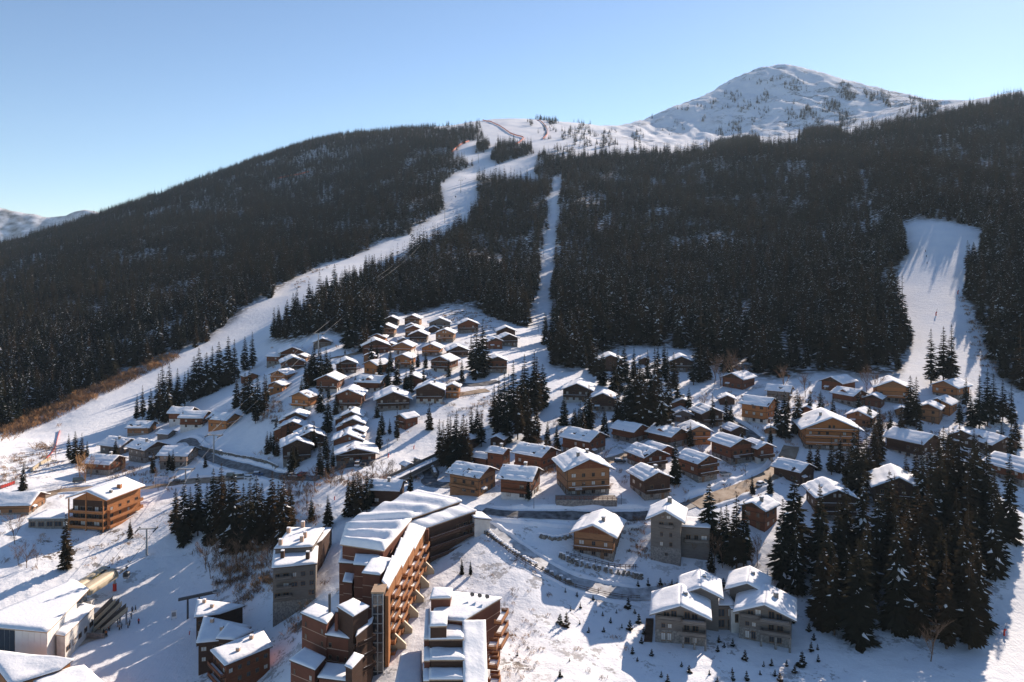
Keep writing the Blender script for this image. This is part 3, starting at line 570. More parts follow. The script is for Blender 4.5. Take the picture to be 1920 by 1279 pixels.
HOUSES = [
 (735,612,30,4.5,-8,'d','s','','small dark chalet tucked behind a tan chalet at the forest edge'),
 (725,633,40,5.5,-8,'t','s','b2 c','tan chalet with two balconies just below a smaller dark chalet by the forest'),
 (775,613,34,5.5,-10,'t','-','b2','brown chalet with stacked balconies standing highest against the dark forest'),
 (824,620,42,5.0,2,'g','s','b','broad grey-brown chalet with bare shaded gable below the snowy forest clearing'),
 (813,624,20,2.6,2,'d','-','s','small dark garage in front of the broad grey-brown chalet'),
 (771,619,22,2.4,2,'d','-','s','small arched-roof store below the highest brown chalet'),
 (877,625,42,5.5,4,'r','s','b','red-brown chalet with offset roofs beside the tall spruce pair'),
 (777,632,36,4.6,-6,'t','-','b','tan chalet with snow-heavy roof immediately above a dark chalet'),
 (786,643,38,4.6,-6,'d','s','b','dark chalet pressed against the tan chalet above it'),
 (836,643,40,5.6,-8,'t','s','b1 c','tan chalet with lit right wall and wide balcony in mid slope'),
 (709,648,36,4.6,-8,'o','-','b','orange-tan chalet with rows of small attic windows above a long-roofed chalet'),
 (703,664,52,4.8,4,'r','-','b1','red-brown chalet with one roof slope running far down to the left'),
 (733,657,22,3.0,-10,'t','-','s','little tan annex beside the long-roofed red-brown chalet'),
 (759,665,44,4.4,-14,'o','w','b1','light larch chalet with long white roof to the right'),
 (755,646,22,2.4,5,'g','-','s','low grey shed buried in snow between the upper chalets'),
 (811,669,42,4.6,-10,'o','s','b1 c','orange larch chalet behind a round dark conifer'),
 (857,670,44,3.6,6,'d','s','b','low dark chalet with snowy yard left of the tall spruce pair'),
 (760,692,42,5.4,-18,'o','s','b1','light larch chalet with square gable window and dark deck'),
 (695,678,28,2.8,-12,'t','-','s','small pavilion roof above the brightly lit larch chalet'),
 (649,702,40,5.4,4,'r','s','b2','red-brown chalet with two balconies right of a dark spruce clump'),
 (707,702,50,4.6,-42,'o','-','','larch chalet with its long right wall brightly lit by the sun'),
 (834,700,54,6.0,-24,'r','w','b2 c','dark red chalet on a pale ground floor standing alone in the snow'),
 (930,700,44,6.0,6,'r','s','b1','plain dark red chalet right of the tall spruce pair'),
 (948,634,38,4.2,4,'d','-','','upper dark chalet of the trio by the drag lift'),
 (951,650,42,4.6,10,'d','s','b','middle dark chalet of the trio by the drag lift'),
 (926,655,34,4.4,12,'r','-','','lower red-brown chalet of the trio by the drag lift'),
 (517,686,34,5.2,62,'r','s','b1','red-brown chalet with flat-looking roof at the edge of the upper slope'),
 (547,674,44,4.4,2,'r','-','b1','red-brown chalet with wide gable under the cableway wires'),
 (548,697,44,5.2,4,'r','s','b1','red-brown chalet crossed by the cableway wires above a snowy bank'),
 (567,682,28,3.6,-20,'t','-','s','small tan roofed chalet touching the spruce clump'),
 (531,718,46,4.2,-30,'o','-','b1','orange chalet under the wires with lit deck, upper of two'),
 (523,737,40,3.6,-26,'o','-','','orange chalet under the wires half sunk in snow, lower of two'),
 (604,652,34,3.2,2,'g','-','','half-buried grey chalet beside the cableway pylon'),
 (620,738,54,6.2,-18,'r','w','b1','large red-brown chalet with white footing below the dark spruce clump'),
 (698,737,60,4.8,66,'r','w','B c dor','dark red chalet with chimney, wide front roof and pale ground floor'),
 (776,730,42,4.6,-8,'r','-','','red-brown chalet half hidden by a slim spruce'),
 (808,757,58,6.2,-6,'d','w','b c','big dark chalet with white ground floor and small square windows'),
 (850,747,30,5.0,-8,'o','-','b1','little orange chalet with open upper gallery beside the big dark chalet'),
 (736,770,66,5.0,2,'d','s','b1 c','wide dark chalet with row of pale shutters and central timber pier'),
 (658,770,58,6.6,-10,'r','w','b l','dark red chalet with white ground floor and four small square windows'),
 (575,772,56,6.4,-34,'o','w','b1','tall orange chalet with sunlit stair deck on its right'),
 (557,799,60,3.8,-8,'r','-','lean','upper of two brown chalets with stepped side roofs beside the snow-laden pine'),
 (552,817,68,3.8,-8,'r','-','lean','lower of two brown chalets with stepped side roofs above the spruce pair'),
 (662,798,62,3.8,-8,'r','-','lean c','upper chalet of the pair with stepped side roofs below the white-footed chalet'),
 (665,814,64,4.2,-8,'r','-','lean','lower chalet of the pair with stepped side roofs beside the round spruce'),
 (581,846,54,5.6,4,'d','-','b1 l c','dark barn-like chalet rising behind the chalet with parking bay'),
 (556,869,54,6.8,2,'d','s','b1','dark chalet over an open parking bay beside the road bend'),
 (669,830,54,4.0,-10,'r','-','lean','rear chalet with snow-patched roof above the red chalet'),
 (654,848,58,4.6,-4,'r','-','','bright red-brown chalet rising over a long red balcony'),
 (666,868,78,3.2,2,'r','s','b1 P16','low wide chalet front with long red balcony over parked cars'),
 (763,806,44,4.6,-48,'r','-','b1','red-brown chalet with wooden terrace at the top of the nursery slope'),
 (880,845,40,4.2,-46,'d','-','','dark chalet hidden behind the big spruce group'),
 (936,842,36,3.4,-20,'d','-','','low dark chalet with bent snowy roof among spruces'),
 (764,886,28,2.2,30,'g','-','s','flat snow-covered shed beside the bridge'),
 (1085,755,62,5.4,-6,'d','w','b1','dark chalet with pale ground floor beside the forest path'),
 (1132,772,50,5.4,-4,'d','s','','dark red-brown chalet beside the snowy spruces'),
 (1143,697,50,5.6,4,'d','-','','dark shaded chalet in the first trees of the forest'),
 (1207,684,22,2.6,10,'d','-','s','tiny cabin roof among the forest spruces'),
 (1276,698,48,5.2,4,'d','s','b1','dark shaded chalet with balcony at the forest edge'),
 (1385,731,60,4.8,-28,'r','-','','dark red chalet with sunlit right roof by the larches'),
 (1362,760,32,2.6,6,'d','-','s','low dark garage below the dark red chalet'),
 (1424,797,66,7.6,66,'o','w','B L1.0 thin','three-storey larch chalet with flat white roof'),
 (1275,778,44,4.6,10,'r','-','c','brown chalet with sagging snow roof, upper of two'),
 (1278,792,40,3.0,6,'g','-','','grey-brown chalet with bare roof edge, lower of two'),
 (1325,803,60,5.6,26,'d','s','b1 l','black-brown chalet with white balcony and wide left roof'),
 (1207,803,42,5.6,8,'t','-','b1 l','tan chalet with balcony standing in front of the tall snowy spruces'),
 (1181,833,70,4.6,52,'r','s','B l','long red-brown chalet with car port by the gritted lane'),
 (1303,836,60,5.0,18,'o','-','b1','orange chalet behind the red chalet with dormer'),
 (1252,842,76,4.6,50,'r','s','B l dor c','red chalet with dormer in its snowy left roof'),
 (1095,858,86,5.8,54,'r','s','B l','tall red-orange chalet with striped snow roof above the lane'),
 (1004,892,84,6.4,56,'r','s','B l','red-brown chalet with lumpy snow roof beside the white-footed chalet'),
 (1371,872,76,6.4,40,'r','s','b1 l','dark red chalet with broad striped roof above the sunlit road, left of two'),
 (1422,871,56,5.4,38,'r','w','b1 c l','dark red chalet with chimney above the sunlit road, right of two'),
 (1212,886,78,5.0,36,'r','s','b1 l','red-brown chalet with striped roof directly above the chalet on stilts'),
 (1218,940,80,6.4,28,'d','s','b1 l c','dark chalet on stilts with striped roof standing on the snowy bank'),
 (1308,906,76,6.4,42,'r','s','b2 l','red chalet with balconies right of the single spruce'),
 (976,940,82,6.4,72,'r','w','B c L.9','dark red chalet with chimney and white ground floor beside the asphalt road'),
 (1092,934,108,8.4,16,'t','s','b1 c2 l L1.0','large larch guesthouse with two chimneys on a stone terrace'),
 (935,884,46,6.0,60,'r','-','c','red chalet roof squeezed behind the white-footed chalet'),
 (886,933,92,6.4,56,'t','-','B l','sunlit larch chalet with stepped roof above the wavy apartment building'),
 (1122,1050,98,6.6,-12,'t','s','b1 tf c','brown timber chalet with double snow roof behind a dry-stone wall'),
 (1550,848,110,8.2,12,'o','s','b3 c L.9','large orange-red chalet with three balconies and steep white roof'),
 (1670,756,60,6.6,6,'o','s','b1','orange chalet with pale balcony below the right-hand piste'),
 (1572,738,58,4.6,-30,'r','-','','brown chalet with curved snow roof by the reddish larch'),
 (1592,763,58,4.8,54,'r','s','dor','reddish chalet with dormer in a broad white roof'),
 (1462,752,46,4.2,78,'g','-','thin','pale roofed chalet behind the three-storey larch chalet'),
 (1783,751,58,5.6,-24,'o','s','','orange-brown chalet at the foot of the spruce trio'),
 (1766,777,48,4.2,-16,'o','-','','orange chalet with arched snow roof, middle of three by the tall spruces'),
 (1744,793,40,5.6,-8,'t','-','','tan chalet with narrow gable, lowest of three by the tall spruces'),
 (1712,864,86,6.4,58,'d','w','B L1.2','dark chalet with white ground floor and long snow roof'),
 (1858,860,76,5.2,44,'d','s','dor c','dark chalet with dormer under a wide roof at the right-hand forest'),
 (1800,838,40,4.2,6,'d','-','','dark chalet squeezed between two broad-roofed chalets'),
 (1905,912,90,5.2,52,'r','s','l','red chalet with long snow roof beside the lower piste'),
 (1615,800,50,3.8,-12,'t','-','','tan chalet almost hidden behind spruces by the large orange-red chalet'),
 (1444,818,26,2.4,8,'t','w','s','little pale hut beside the sunlit lane'),
 (1678,965,88,8.0,8,'d','w','b2 l P25','dark chalet with two long balconies and white footing among tall spruces'),
 (1557,980,88,7.0,18,'d','s','b2 l','brown chalet with striped roof shaded by spruces'),
 (1488,908,72,4.2,58,'d','-','l','dark low chalet with striped roof beside the gritted road'),
 (1424,996,66,6.0,-26,'r','-','c','red-brown chalet half behind the roadside spruces'),
 (1552,1032,54,3.0,20,'d','-','','low snow-roofed cabin deep in the spruce grove'),
 (1683,1010,44,2.6,10,'d','-','c','snow-domed hut with one chimney in the spruce grove'),
 (36,968,78,4.0,62,'t','s','L1.1','tan house with broad white roof left of the hotel'),
 (198,893,64,5.0,50,'r','s','c','red-brown chalet with side roof above the parking place'),
 (277,868,64,6.0,34,'g','s','c L1.1','stone-grey house with two roofs and chimney'),
 (336,878,66,5.2,62,'p','s','L1.1','pinkish rendered house with stepped white roof by the road'),
 (225,853,64,3.8,40,'g','-','c','grey house with many-folded snow roof behind the stone-grey house'),
 (266,817,48,3.8,66,'t','s','','tan house with flat snow roof at the piste edge'),
 (343,795,48,5.4,64,'r','w','b1','dark red chalet with white base behind the orange chalet pair'),
 (367,806,54,5.6,64,'r','w','B','red-orange chalet with white base and dark side balcony'),
 (420,806,56,4.6,50,'o','-','b1','bright orange chalet at the road hairpin with lit gable'),
 (312,824,32,2.4,50,'g','-','s','low snow-covered garage beside the road hairpin'),
 (468,716,32,3.0,20,'r','-','s','small red-brown chalet roof among the upper left spruces'),
 (1515,784,36,3.0,-10,'t','-','','small tan cabin between the three-storey larch chalet and the reddish chalet'),
 (1690,780,24,2.4,6,'t','-','s','tiny hut with steep snow cap below the orange chalet with pale balcony'),
 (906,882,42,4.0,58,'r','-','l','red chalet with low roof uphill of the sunlit larch chalet'),
 (930,864,28,2.6,4,'d','-','s','little dark store with curved snow cap under the spruces'),
 (1376,820,46,2.4,30,'d','-','s','low garage buried in snow below the black-brown chalet'),
 (1234,862,64,2.6,40,'r','-','s l','long low garage with smooth snow roof below the chalet with dormer'),
 (1640,764,34,3.6,-12,'r','-','','small red-brown chalet beside the reddish leafless trees'),
 (725,950,70,5.0,74,'d','-','c l','dark chalet with striped roof behind the wavy apartment building'),
]
for h_ in HOUSES: chalet(*h_)
# ------------------------------------------------------------------ large buildings
def quad_snow(C, th, seed, nx=12, ny=12, wav=0.0):
    """snow blanket on a four-cornered roof C (counter-clockwise, with heights)"""
    mb = MB(); a, b_, c, d = [Vector(p) for p in C]; top = []; bot = []
    Lx = max((b_-a).length, .1); Ly = max((d-a).length, .1)
    for j in range(ny):
        for i in range(nx):
            u = i/(nx-1); v = j/(ny-1); p = a*(1-u)*(1-v)+b_*u*(1-v)+c*u*v+d*(1-u)*v
            e = min(1, min(u*Lx, (1-u)*Lx, v*Ly, (1-v)*Ly)/.6)
            k = th*(.55+.45*math.sqrt(e))*(1+.25*float(vnoise(p.x*.35+seed, p.y*.35, 3))+.1*float(vnoise(p.x*1.3+seed, p.y*1.3, 4)))
            if wav: k += wav*(.5+.5*math.sin(v*math.pi*6))*e
            top.append((p.x, p.y, p.z+k)); bot.append((p.x, p.y, p.z+.02))
    mb.v = top+bot; n = nx*ny
    for j in range(ny-1):
        for i in range(nx-1): q = j*nx+i; mb.f.append((q, q+1, q+nx+1, q+nx)); mb.m.append(0)
    rim = list(range(nx))+[j*nx+nx-1 for j in range(1, ny)]+[(ny-1)*nx+i for i in range(nx-2, -1, -1)]+[j*nx for j in range(ny-2, 0, -1)]
    for q, r_ in zip(rim, rim[1:]+rim[:1]): mb.f.append((q+n, r_+n, r_, q)); mb.m.append(0)
    return mb
def V2(x, y, z): return Vector((x, y, z))
class Bld:
    def __init__(s, name, at, label, cat):
        s.o = empty(name, at, 0, label, cat); s.L = Vector(at); s.n = 0
    def put(s, mb, name, m, parent=None, smooth=False):
        ob = mb.build(name, m, parent or s.o, smooth)
        if parent is None: ob.location = -s.L
        return ob
    def block(s, C, zb, wall, th=.5, over=.45, fascia='fascia', wav=0.0, snow=True, name='wall'):
        """C: four roof corners counter-clockwise from above; walls drop to zb"""
        s.n += 1; C = [Vector(p) for p in C]; ctr = sum(C, Vector())/4
        mb = MB(); mb.prism([(p.x, p.y, zb) for p in C], [(p.x, p.y, p.z) for p in C]); w = s.put(mb, name, M[wall])
        if wall in 'ck':
            mb = MB()
            for k_ in range(1, 6):
                rg_ = [p+Vector((p.x-ctr.x, p.y-ctr.y, 0)).normalized()*.07 for p in C]; mb.prism([V2(p.x,p.y,p.z-2.75*k_) for p in rg_], [V2(p.x,p.y,p.z-2.75*k_+.12) for p in rg_])
            s.put(mb, 'trim', M['p'])
        E = [p+Vector((p.x-ctr.x, p.y-ctr.y, 0)).normalized()*over*1.3 for p in C]
        mb = MB(); mb.prism([p+Vector((0,0,.004)) for p in E], [p+Vector((0,0,.26)) for p in E]); r_ = s.put(mb, 'roof', M[fascia])
        if snow: quad_snow([p+Vector((0,0,.262)) for p in E], th, s.n*3.7+s.L.x).build('snow', M['snow'], r_, True) if not wav else quad_snow([p+Vector((0,0,.262)) for p in E], th, s.n, 14, 40, wav).build('snow', M['snow'], r_, True)
        FOOT.append((ctr.x, ctr.y, (C[0]-C[2]).length*.5))
        return w, r_
    def chimney(s, roof, p, m='s', h=1.8, w=.5, cap=True):
        mb = MB(); mb.box(p.x-w, p.y-w, p.z-.3, p.x+w, p.y+w, p.z+h); c = mb.build('chimney', M[m], roof)
        if cap: mb = MB(); mb.box(p.x-w*.9, p.y-w*.9, p.z+h+.004, p.x+w*.9, p.y+w*.9, p.z+h+.22); mb.build('snow', M['snow'], c)
    def windows(s, p, q, z0, z1, n, w=1.2, h=1.3, skip=.1):
        p = Vector(p)-s.L; q = Vector(q)-s.L; wall_windows(s.o, (p.x,p.y,0), (q.x,q.y,0), z0-s.L.z, z1-s.L.z, n, w, h, None, skip)
    def balconies(s, p, q, zs, out=1.5, m='k', rail='k', h=1.0, snow=True):
        p = Vector(p); q = Vector(q); t = (q-p); t.z = 0; t.normalize(); n = Vector((t.y, -t.x, 0))
        for z in zs:
            a = Vector((p.x,p.y,z)); b_ = Vector((q.x,q.y,z)); mb = MB()
            mb.prism([a-Vector((0,0,.18)), b_-Vector((0,0,.18)), b_+n*out-Vector((0,0,.18)), a+n*out-Vector((0,0,.18))][::-1], [a, b_, b_+n*out, a+n*out][::-1])
            bal = s.put(mb, 'balcony', M[m]); mb = MB(); u = Vector((0,0,h))
            for (e, f_) in ((a+n*(out-.06), b_+n*(out-.06)), (a+t*.06+n*.02, a+t*.06+n*(out-.12)), (b_-t*.06+n*.02, b_-t*.06+n*(out-.12))):
                mb.bar(e+u, f_+u, .1, .14); mb.bar(e+u-Vector((0,0,.24)), f_+u-Vector((0,0,.24)), .06, h-.34)
            mb.build('railing', M[rail], bal)
            if snow:
                mb = MB(); e = a+n*.2+t*.3; f_ = b_+n*.2-t*.3; mb.prism([e, f_, f_+n*(out-.5), e+n*(out-.5)][::-1], [p_+Vector((0,0,.25)) for p_ in (e, f_, f_+n*(out-.5), e+n*(out-.5))][::-1]); mb.build('snow', M['snow'], bal)
def V2(x, y, z): return Vector((x, y, z))
# crescent apartment building with a wavy snow roof and glazed lift tower
zr = H0-75
B = Bld('apartment_building', (-35, 205, 20), 'long curved apartment building with wavy snow roof, orange balconies and glass tower', 'building')
T_, K_, E_ = V2(-30.6,188,zr-3.2), V2(-25,226,zr-3.0), V2(-11.5,240,zr-2.5)
w, r1 = B.block([V2(-44.4,208.5,zr-.6), V2(-33,204,zr-.6), V2(-29,225,zr), V2(-46,223,zr-.4)], 15, 'c', .6, .6, 'tanfascia', 1.3)
w, r2 = B.block([V2(-45,223.6,zr), V2(-29.2,226,zr+.3), V2(-16,242.5,zr), V2(-31,254,zr-.4)], 15, 'd', .6, .6, 'tanfascia', 1.3)
for k_ in range(6):                                   # staggered lower roofs along the sunlit edge
    p0 = V2(-30.6,188,0).lerp(V2(-29.05,226,0), k_/6); p1 = V2(-30.6,188,0).lerp(V2(-29.05,226,0), (k_+1)/6-.008); q0 = V2(-29.2,188,0).lerp(V2(-24.6,226,0), k_/6); q1 = V2(-29.2,188,0).lerp(V2(-24.6,226,0), (k_+1)/6-.008); zz = zr-3.4+.5*(k_ % 2)
    B.block([V2(p0.x,p0.y,zz+1.4), V2(q0.x,q0.y,zz-.4), V2(q1.x,q1.y,zz+.3), V2(p1.x,p1.y,zz+2.1)], 14, 'k', .35, .25, 'tanfascia', name='bay')
w, r4 = B.block([V2(-29,226.3,zr-1), V2(-24.4,226.4,zr-2.6), V2(-11,241,zr-2.4), V2(-15.8,242.6,zr-1)], 15, 'd', .4, .3, 'tanfascia', .3)
for x, y in ((-38, 214), (-34, 236), (-28, 243)): B.chimney(r2 if y > 225 else r1, V2(x, y, zr+.8), 'tanfascia', 1.0, .35, False)
FA = [zr-6.2-2.75*i for i in range(6)]
FB = [zr-5.8-2.75*i for i in range(4)]
for k_ in range(6):
    B.balconies(V2(-29.1,188.6,0).lerp(V2(-24.7,225.4,0), k_/6+.012), V2(-29.1,188.6,0).lerp(V2(-24.7,225.4,0), (k_+1)/6-.012), [z_-.35*(k_ % 2) for z_ in FA], 1.3+.3*(k_ % 2), 'r', 'k')
B.windows((-29.1,189,0), (-24.7,225,0), zr-20, zr-4.2, 12, 1.5, 1.5, .05)
B.balconies((-24.2,226.8,0), (-11.3,240.6,0), FB, 1.5, 'd', 'd')
B.windows((-24.3,227,0), (-11.2,240.6,0), zr-15, zr-3.6, 7, 1.5, 1.5, .05)
mb = MB(); mb.box(-24.9, 225.2, 14, -23.6, 226.4, zr-2.4); B.put(mb, 'pier', M['c'])
for i in range(6):                                    # slanted buttress fins below the lit facade
    f_ = (i+.5)/6; p = V2(-29.2,188,0).lerp(V2(-24.7,225,0), f_); g = float(gz(p.x+2.5, p.y)); mb = MB()
    mb.prism([V2(p.x, p.y-.3, g-2), V2(p.x+3.4, p.y-.3, g-2), V2(p.x+3.4, p.y-.3, g+1.2), V2(p.x, p.y-.3, g+4.5)], [V2(p.x, p.y+.3, g-2), V2(p.x+3.4, p.y+.3, g-2), V2(p.x+3.4, p.y+.3, g+1.2), V2(p.x, p.y+.3, g+4.5)])
    B.put(mb, 'buttress', M['beige'])
B.block([V2(-11.2,238.4,zr-3.5), V2(-6.6,240.4,zr-4.8), V2(-9.4,246.5,zr-4.8), V2(-14,244.4,zr-3.5)], 22, 'w', .35, .4)
# glass lift tower
mb = MB()
for x, y in ((-32.1,183.2), (-29.7,183.2), (-29.7,186), (-32.1,186), (-30.9,183.2)): mb.box(x-.13, y-.13, 8, x+.13, y+.13, zr-2.6)
tw = B.put(mb, 'lift_tower', M['metal'])
mb = MB(); mb.box(-31.9, 183.5, 8, -29.9, 186, zr-2.7); mb.build('shaft', M['d'], tw)
mb = MB(); mb.box(-32.4, 182.9, zr-2.6, -29.4, 187.4, zr-2.2); mb.build('cap', M['tanfascia'], tw)
for k_ in range(10):
    z = zr-5-2.2*k_
    for (x0, x1) in ((-31.95,-31.03), (-30.77,-29.85)):
        mb = MB(); mb.box(x0, 183.12, z, x1, 183.2, z+1.95); mb.build('pane', M['glass'], tw)
    mb = MB(); mb.box(-29.72, 183.4, z, -29.64, 185.8, z+1.95); mb.build('pane', M['glass'], tw)
    mb = MB(); mb.box(-32.25, 183.0, z+1.98, -29.55, 183.35, z+2.16); mb.build('rung', M['metal'], tw)
mb = MB(); mb.box(-29.5, 185.0, 8, -28.7, 188.5, zr-4); B.put(mb, 'orange_fin', M['k'])
# stepped cladding blocks on the near side
def pq(a, z): return [pz(p[0], p[1], z) for p in a]
STEP = [([(636,1056),(664,1058),(668,1038),(640,1034)],-80,'c'), ([(664,1060),(690,1062),(716,1044),(668,1042)],-77.5,'c'), ([(680,1076),(712,1080),(738,1052),(700,1046)],-77,'c'), ([(644,1092),(660,1094),(664,1080),(648,1077)],-82,'c'),
        ([(566,1152),(612,1172),(628,1150),(592,1136)],-82.5,'c'), ([(662,1158),(690,1140),(662,1126),(634,1140)],-79.5,'d'), ([(612,1192),(655,1199),(690,1172),(634,1166)],-85,'c'), ([(668,1195),(695,1172),(700,1160),(672,1182)],-83.5,'d'),
        ([(545,1240),(590,1258),(608,1236),(572,1218)],-88.5,'c'), ([(598,1272),(650,1279),(655,1252),(614,1247)],-90,'c'), ([(648,1250),(660,1256),(680,1234),(664,1228)],-86,'d')]
for q, z, m_ in STEP:
    C = pq(q, z); w, r_ = B.block(C, 8, m_, .45, .25)
    if q[0][0] in (566, 545, 612, 598): B.windows(C[0], C[1], C[0].z-6.2, C[0].z-.5, 3, .6, 1.2, .4)
mb = MB(); p = pz(618, 1150, -82); mb.tube(p, p+V2(0,0,4.4), .3, .3, 8); B.put(mb, 'flue', M['dkmetal'])
mb = MB(); p = pz(631, 1182, -84); mb.box(p.x-.35, p.y-.35, p.z, p.x+.35, p.y+.35, p.z+4.0); B.put(mb, 'flue', M['c'])
for zz in (-86,-89,-92): 
    a_, b_ = pz(655,1203,-85), pz(700,1168,-83.5)
    B.balconies((a_.x+.3,a_.y-.3,0), (b_.x,b_.y-1.5,0), [H0+zz], 1.4, 'd', 'd')
# terraced block to its right
B = Bld('terraced_building', (-10, 182, 20), 'brown terraced apartment block with stepped snow roofs and angular balconies', 'building')
z = -81
for q, z, m_ in (([(812,1162),(868,1166),(938,1124),(822,1110)],-80.0,'c'), ([(808,1124),(844,1123),(847,1107),(814,1106)],-77.5,'c'), ([(807,1176),(837,1175),(838,1151),(808,1152)],-78.6,'d'),
                 ([(806,1201),(867,1200),(867,1176),(806,1176)],-81.5,'d'), ([(808,1239),(869,1239),(869,1219),(808,1219)],-83.65,'d'), ([(807,1276),(870,1276),(870,1257),(807,1257)],-85.7,'d'), ([(806,1316),(870,1316),(870,1296),(806,1296)],-87.8,'d'),
                 ([(795,1200),(805,1200),(806,1146),(798,1148)],-81.8,'c'), ([(795,1240),(806,1240),(806,1210),(795,1210)],-83.9,'c'), ([(794,1278),(805,1278),(805,1250),(794,1250)],-86,'c')):
    B.block(pq(q, z), 8, m_, .5, .25, 'tanfascia')
a_, b_, c_, d_ = pz(870,1312,-87.4), pz(914,1310,-88.6), pz(910,1168,-81.2), pz(868,1168,-80.1)
B.block([a_, b_, c_, d_], 8, 'c', .5, .3, 'tanfascia', .25)
for i in range(4):
    p, q = b_.lerp(c_, i/4+.02), b_.lerp(c_, i/4+.23)
    B.balconies((p.x+.2, p.y, 0), (q.x+.9, q.y, 0), [p.z-2.6+.3, p.z-5.3], 2.2, 'c', 'k')
for q in range(3):
    p = pz(884+q*14, 1122+q*2, -79); mb = MB(); mb.tube(p+V2(0,0,.5), p+V2(.2,-.35,1.1), .1, .55, 10); B.put(mb, 'dish', M['dkmetal'])
p, q = pz(926,1150,-80), pz(940,1128,-80)
B.balconies((p.x,p.y,0), (q.x,q.y,0), [p.z-2.4,p.z-5.1,p.z-7.8], 1.8, 'c', 'k')
# lower snow-roofed hall between the two
B = Bld('entrance_hall', tuple(pz(765,1279,-92)), 'pale low hall with smooth snow roof between the two big apartment blocks', 'building')
B.block(pq([(738,1300),(790,1290),(790,1225),(752,1232)],-90.5), 8, 'w', .5, .3, 'tanfascia')
# apartment block with many chimneys on the shaded bank
B = Bld('apartment_house', tuple(gp(550,1112)), 'grey wooden apartment house with many chimneys on the shaded snow bank', 'building')
C = pq([(512,1066),(592,1058),(594,1028),(516,1032)],-88.5); w, r_ = B.block(C, 5, 'g', .5, .5)
zt = C[0].z
B.balconies(C[0]+V2(.8,-.05,0), C[0].lerp(C[1], .42), [zt-3.0,zt-5.7,zt-8.4], 1.4, 'g', 'g')
B.windows(C[0], C[1], zt-9.5, zt-.3, 5, 1.3, 1.4)
mb = MB(); cc_ = sum(C, Vector())/4; rg_ = [p+V2(p.x-cc_.x,p.y-cc_.y,0).normalized()*.1 for p in C]; mb.prism([V2(p.x,p.y,4) for p in rg_], [V2(p.x,p.y,zt-9.6) for p in rg_]); B.put(mb, 'base', M['s'])
for a in ((530,1048),(577,1050)): B.chimney(r_, pz(a[0], a[1], -88.1), 'd', 2.4, .5)
C2 = pq([(516,1030),(585,1026),(606,994),(545,992)],-86.5); w, r2 = B.block(C2, 5, 'g', .5, .4)
for a in ((526,1024),(541,1002),(566,1018),(572,1010),(568,990)): B.chimney(r2, pz(a[0], a[1], -86.2), 'p', 2.0, .5)
B.block(pq([(588,1024),(604,1014),(622,992),(608,992)],-88),5,'d',.4,.3)
# row of apartment chalets above the nursery slope
B = Bld('apartment_row', tuple(gp(440,1275)), 'dark wooden apartment row with stepped snow roofs beside the nursery slope', 'building')
for i, (q, z) in enumerate((([(368,1158),(410,1152),(455,1138),(372,1128)],-103.5), ([(372,1206),(432,1200),(466,1178),(384,1160)],-103.5), ([(410,1198),(440,1200),(470,1186),(430,1172)],-101.5), ([(400,1222),(424,1248),(506,1214),(490,1186)],-101))):
    C = pq(q, z); w, r_ = B.block(C, -3, 'd' if i < 3 else 'r', .6, .6); c = sum(C, Vector())/4
    B.windows(C[0], C[1], C[0].z-6, C[0].z-.4, 3, 1.1, 1.2)
    if i == 3: B.windows(C[1], C[2], C[0].z-6, C[0].z-.4, 5, 1.1, 1.2); B.balconies(C[0]+V2(-.1,-.1,0), C[1], [C[0].z-2.8,C[0].z-5.5], 1.4, 'd', 'r')
    if i != 2:
        for f_ in (.3, .68): p = C[3].lerp(C[1], f_); B.chimney(r_, p+V2(0,0,.4), 'p', 1.3, .45)
# hotel with four open galleries
g = gp(178, 990); B = Bld('hotel', tuple(g), 'larch hotel with stacked galleries and low glazed wing above the slope', 'hotel')
zt = g.z+12
C = [V2(g.x-9, g.y+1, zt), V2(g.x+5.5, g.y-1.5, zt), V2(g.x+10.5, g.y+15, zt), V2(g.x-5, g.y+18, zt)]
mb = MB(); zw = g.z-5
mb.prism([(p.x,p.y,zw) for p in C], [(p.x,p.y,zt-1.2) for p in C]); B.put(mb, 'wall', M['o'])
rd = (C[3]-C[0]).normalized(); md0 = (C[0]+C[1])/2-rd*2.2+V2(0,0,2.4); md1 = (C[2]+C[3])/2+rd*1.0+V2(0,0,2.4)
sx = (C[1]-C[0]).normalized()*1.4
eL0, eR0, eL1, eR1 = C[0]-sx-rd*2.2-V2(0,0,.6), C[1]+sx-rd*2.2-V2(0,0,.6), C[3]-sx+rd-V2(0,0,.6), C[2]+sx+rd-V2(0,0,.6)
mb = MB(); u = V2(0,0,.3)
mb.prism([eL0, md0, eR0, eR0+u, md0+u, eL0+u], [eL1, md1, eR1, eR1+u, md1+u, eL1+u]); rf = B.put(mb, 'roof', M['o'])
u = V2(0,0,.302)
quad_snow([eL0+u, md0+u, md1+u, eL1+u], .5, 4).build('snow', M['snow'], rf, True); quad_snow([md0+u, eR0+u, eR1+u, md1+u], .5, 9).build('snow', M['snow'], rf, True)
mb = MB(); a_, b_ = C[0], C[1]; ga = V2(0,0,0)
mb.prism([C[0]-V2(0,0,1.2), C[1]-V2(0,0,1.2), (C[0]+C[1])/2+V2(0,0,2.2)], [C[3]-V2(0,0,1.2), C[2]-V2(0,0,1.2), (C[2]+C[3])/2+V2(0,0,2.2)]); B.put(mb, 'gable', M['o'])
B.chimney(rf, (C[1]+C[2])/2-sx*1.5+V2(0,0,.2), 'o', 2.6, .7); B.chimney(rf, C[1].lerp(C[2], .2)-sx+V2(0,0,.2), 's', 1.8, .5)
zs = [g.z+.6, g.z+3.5, g.z+6.4]
B.balconies(C[0]-rd*.02, C[1]-rd*.02, zs, 2.2, 'o', 'o'); B.balconies(C[1]+sx*.02, C[2]+sx*.02, zs, 1.5, 'o', 'o')
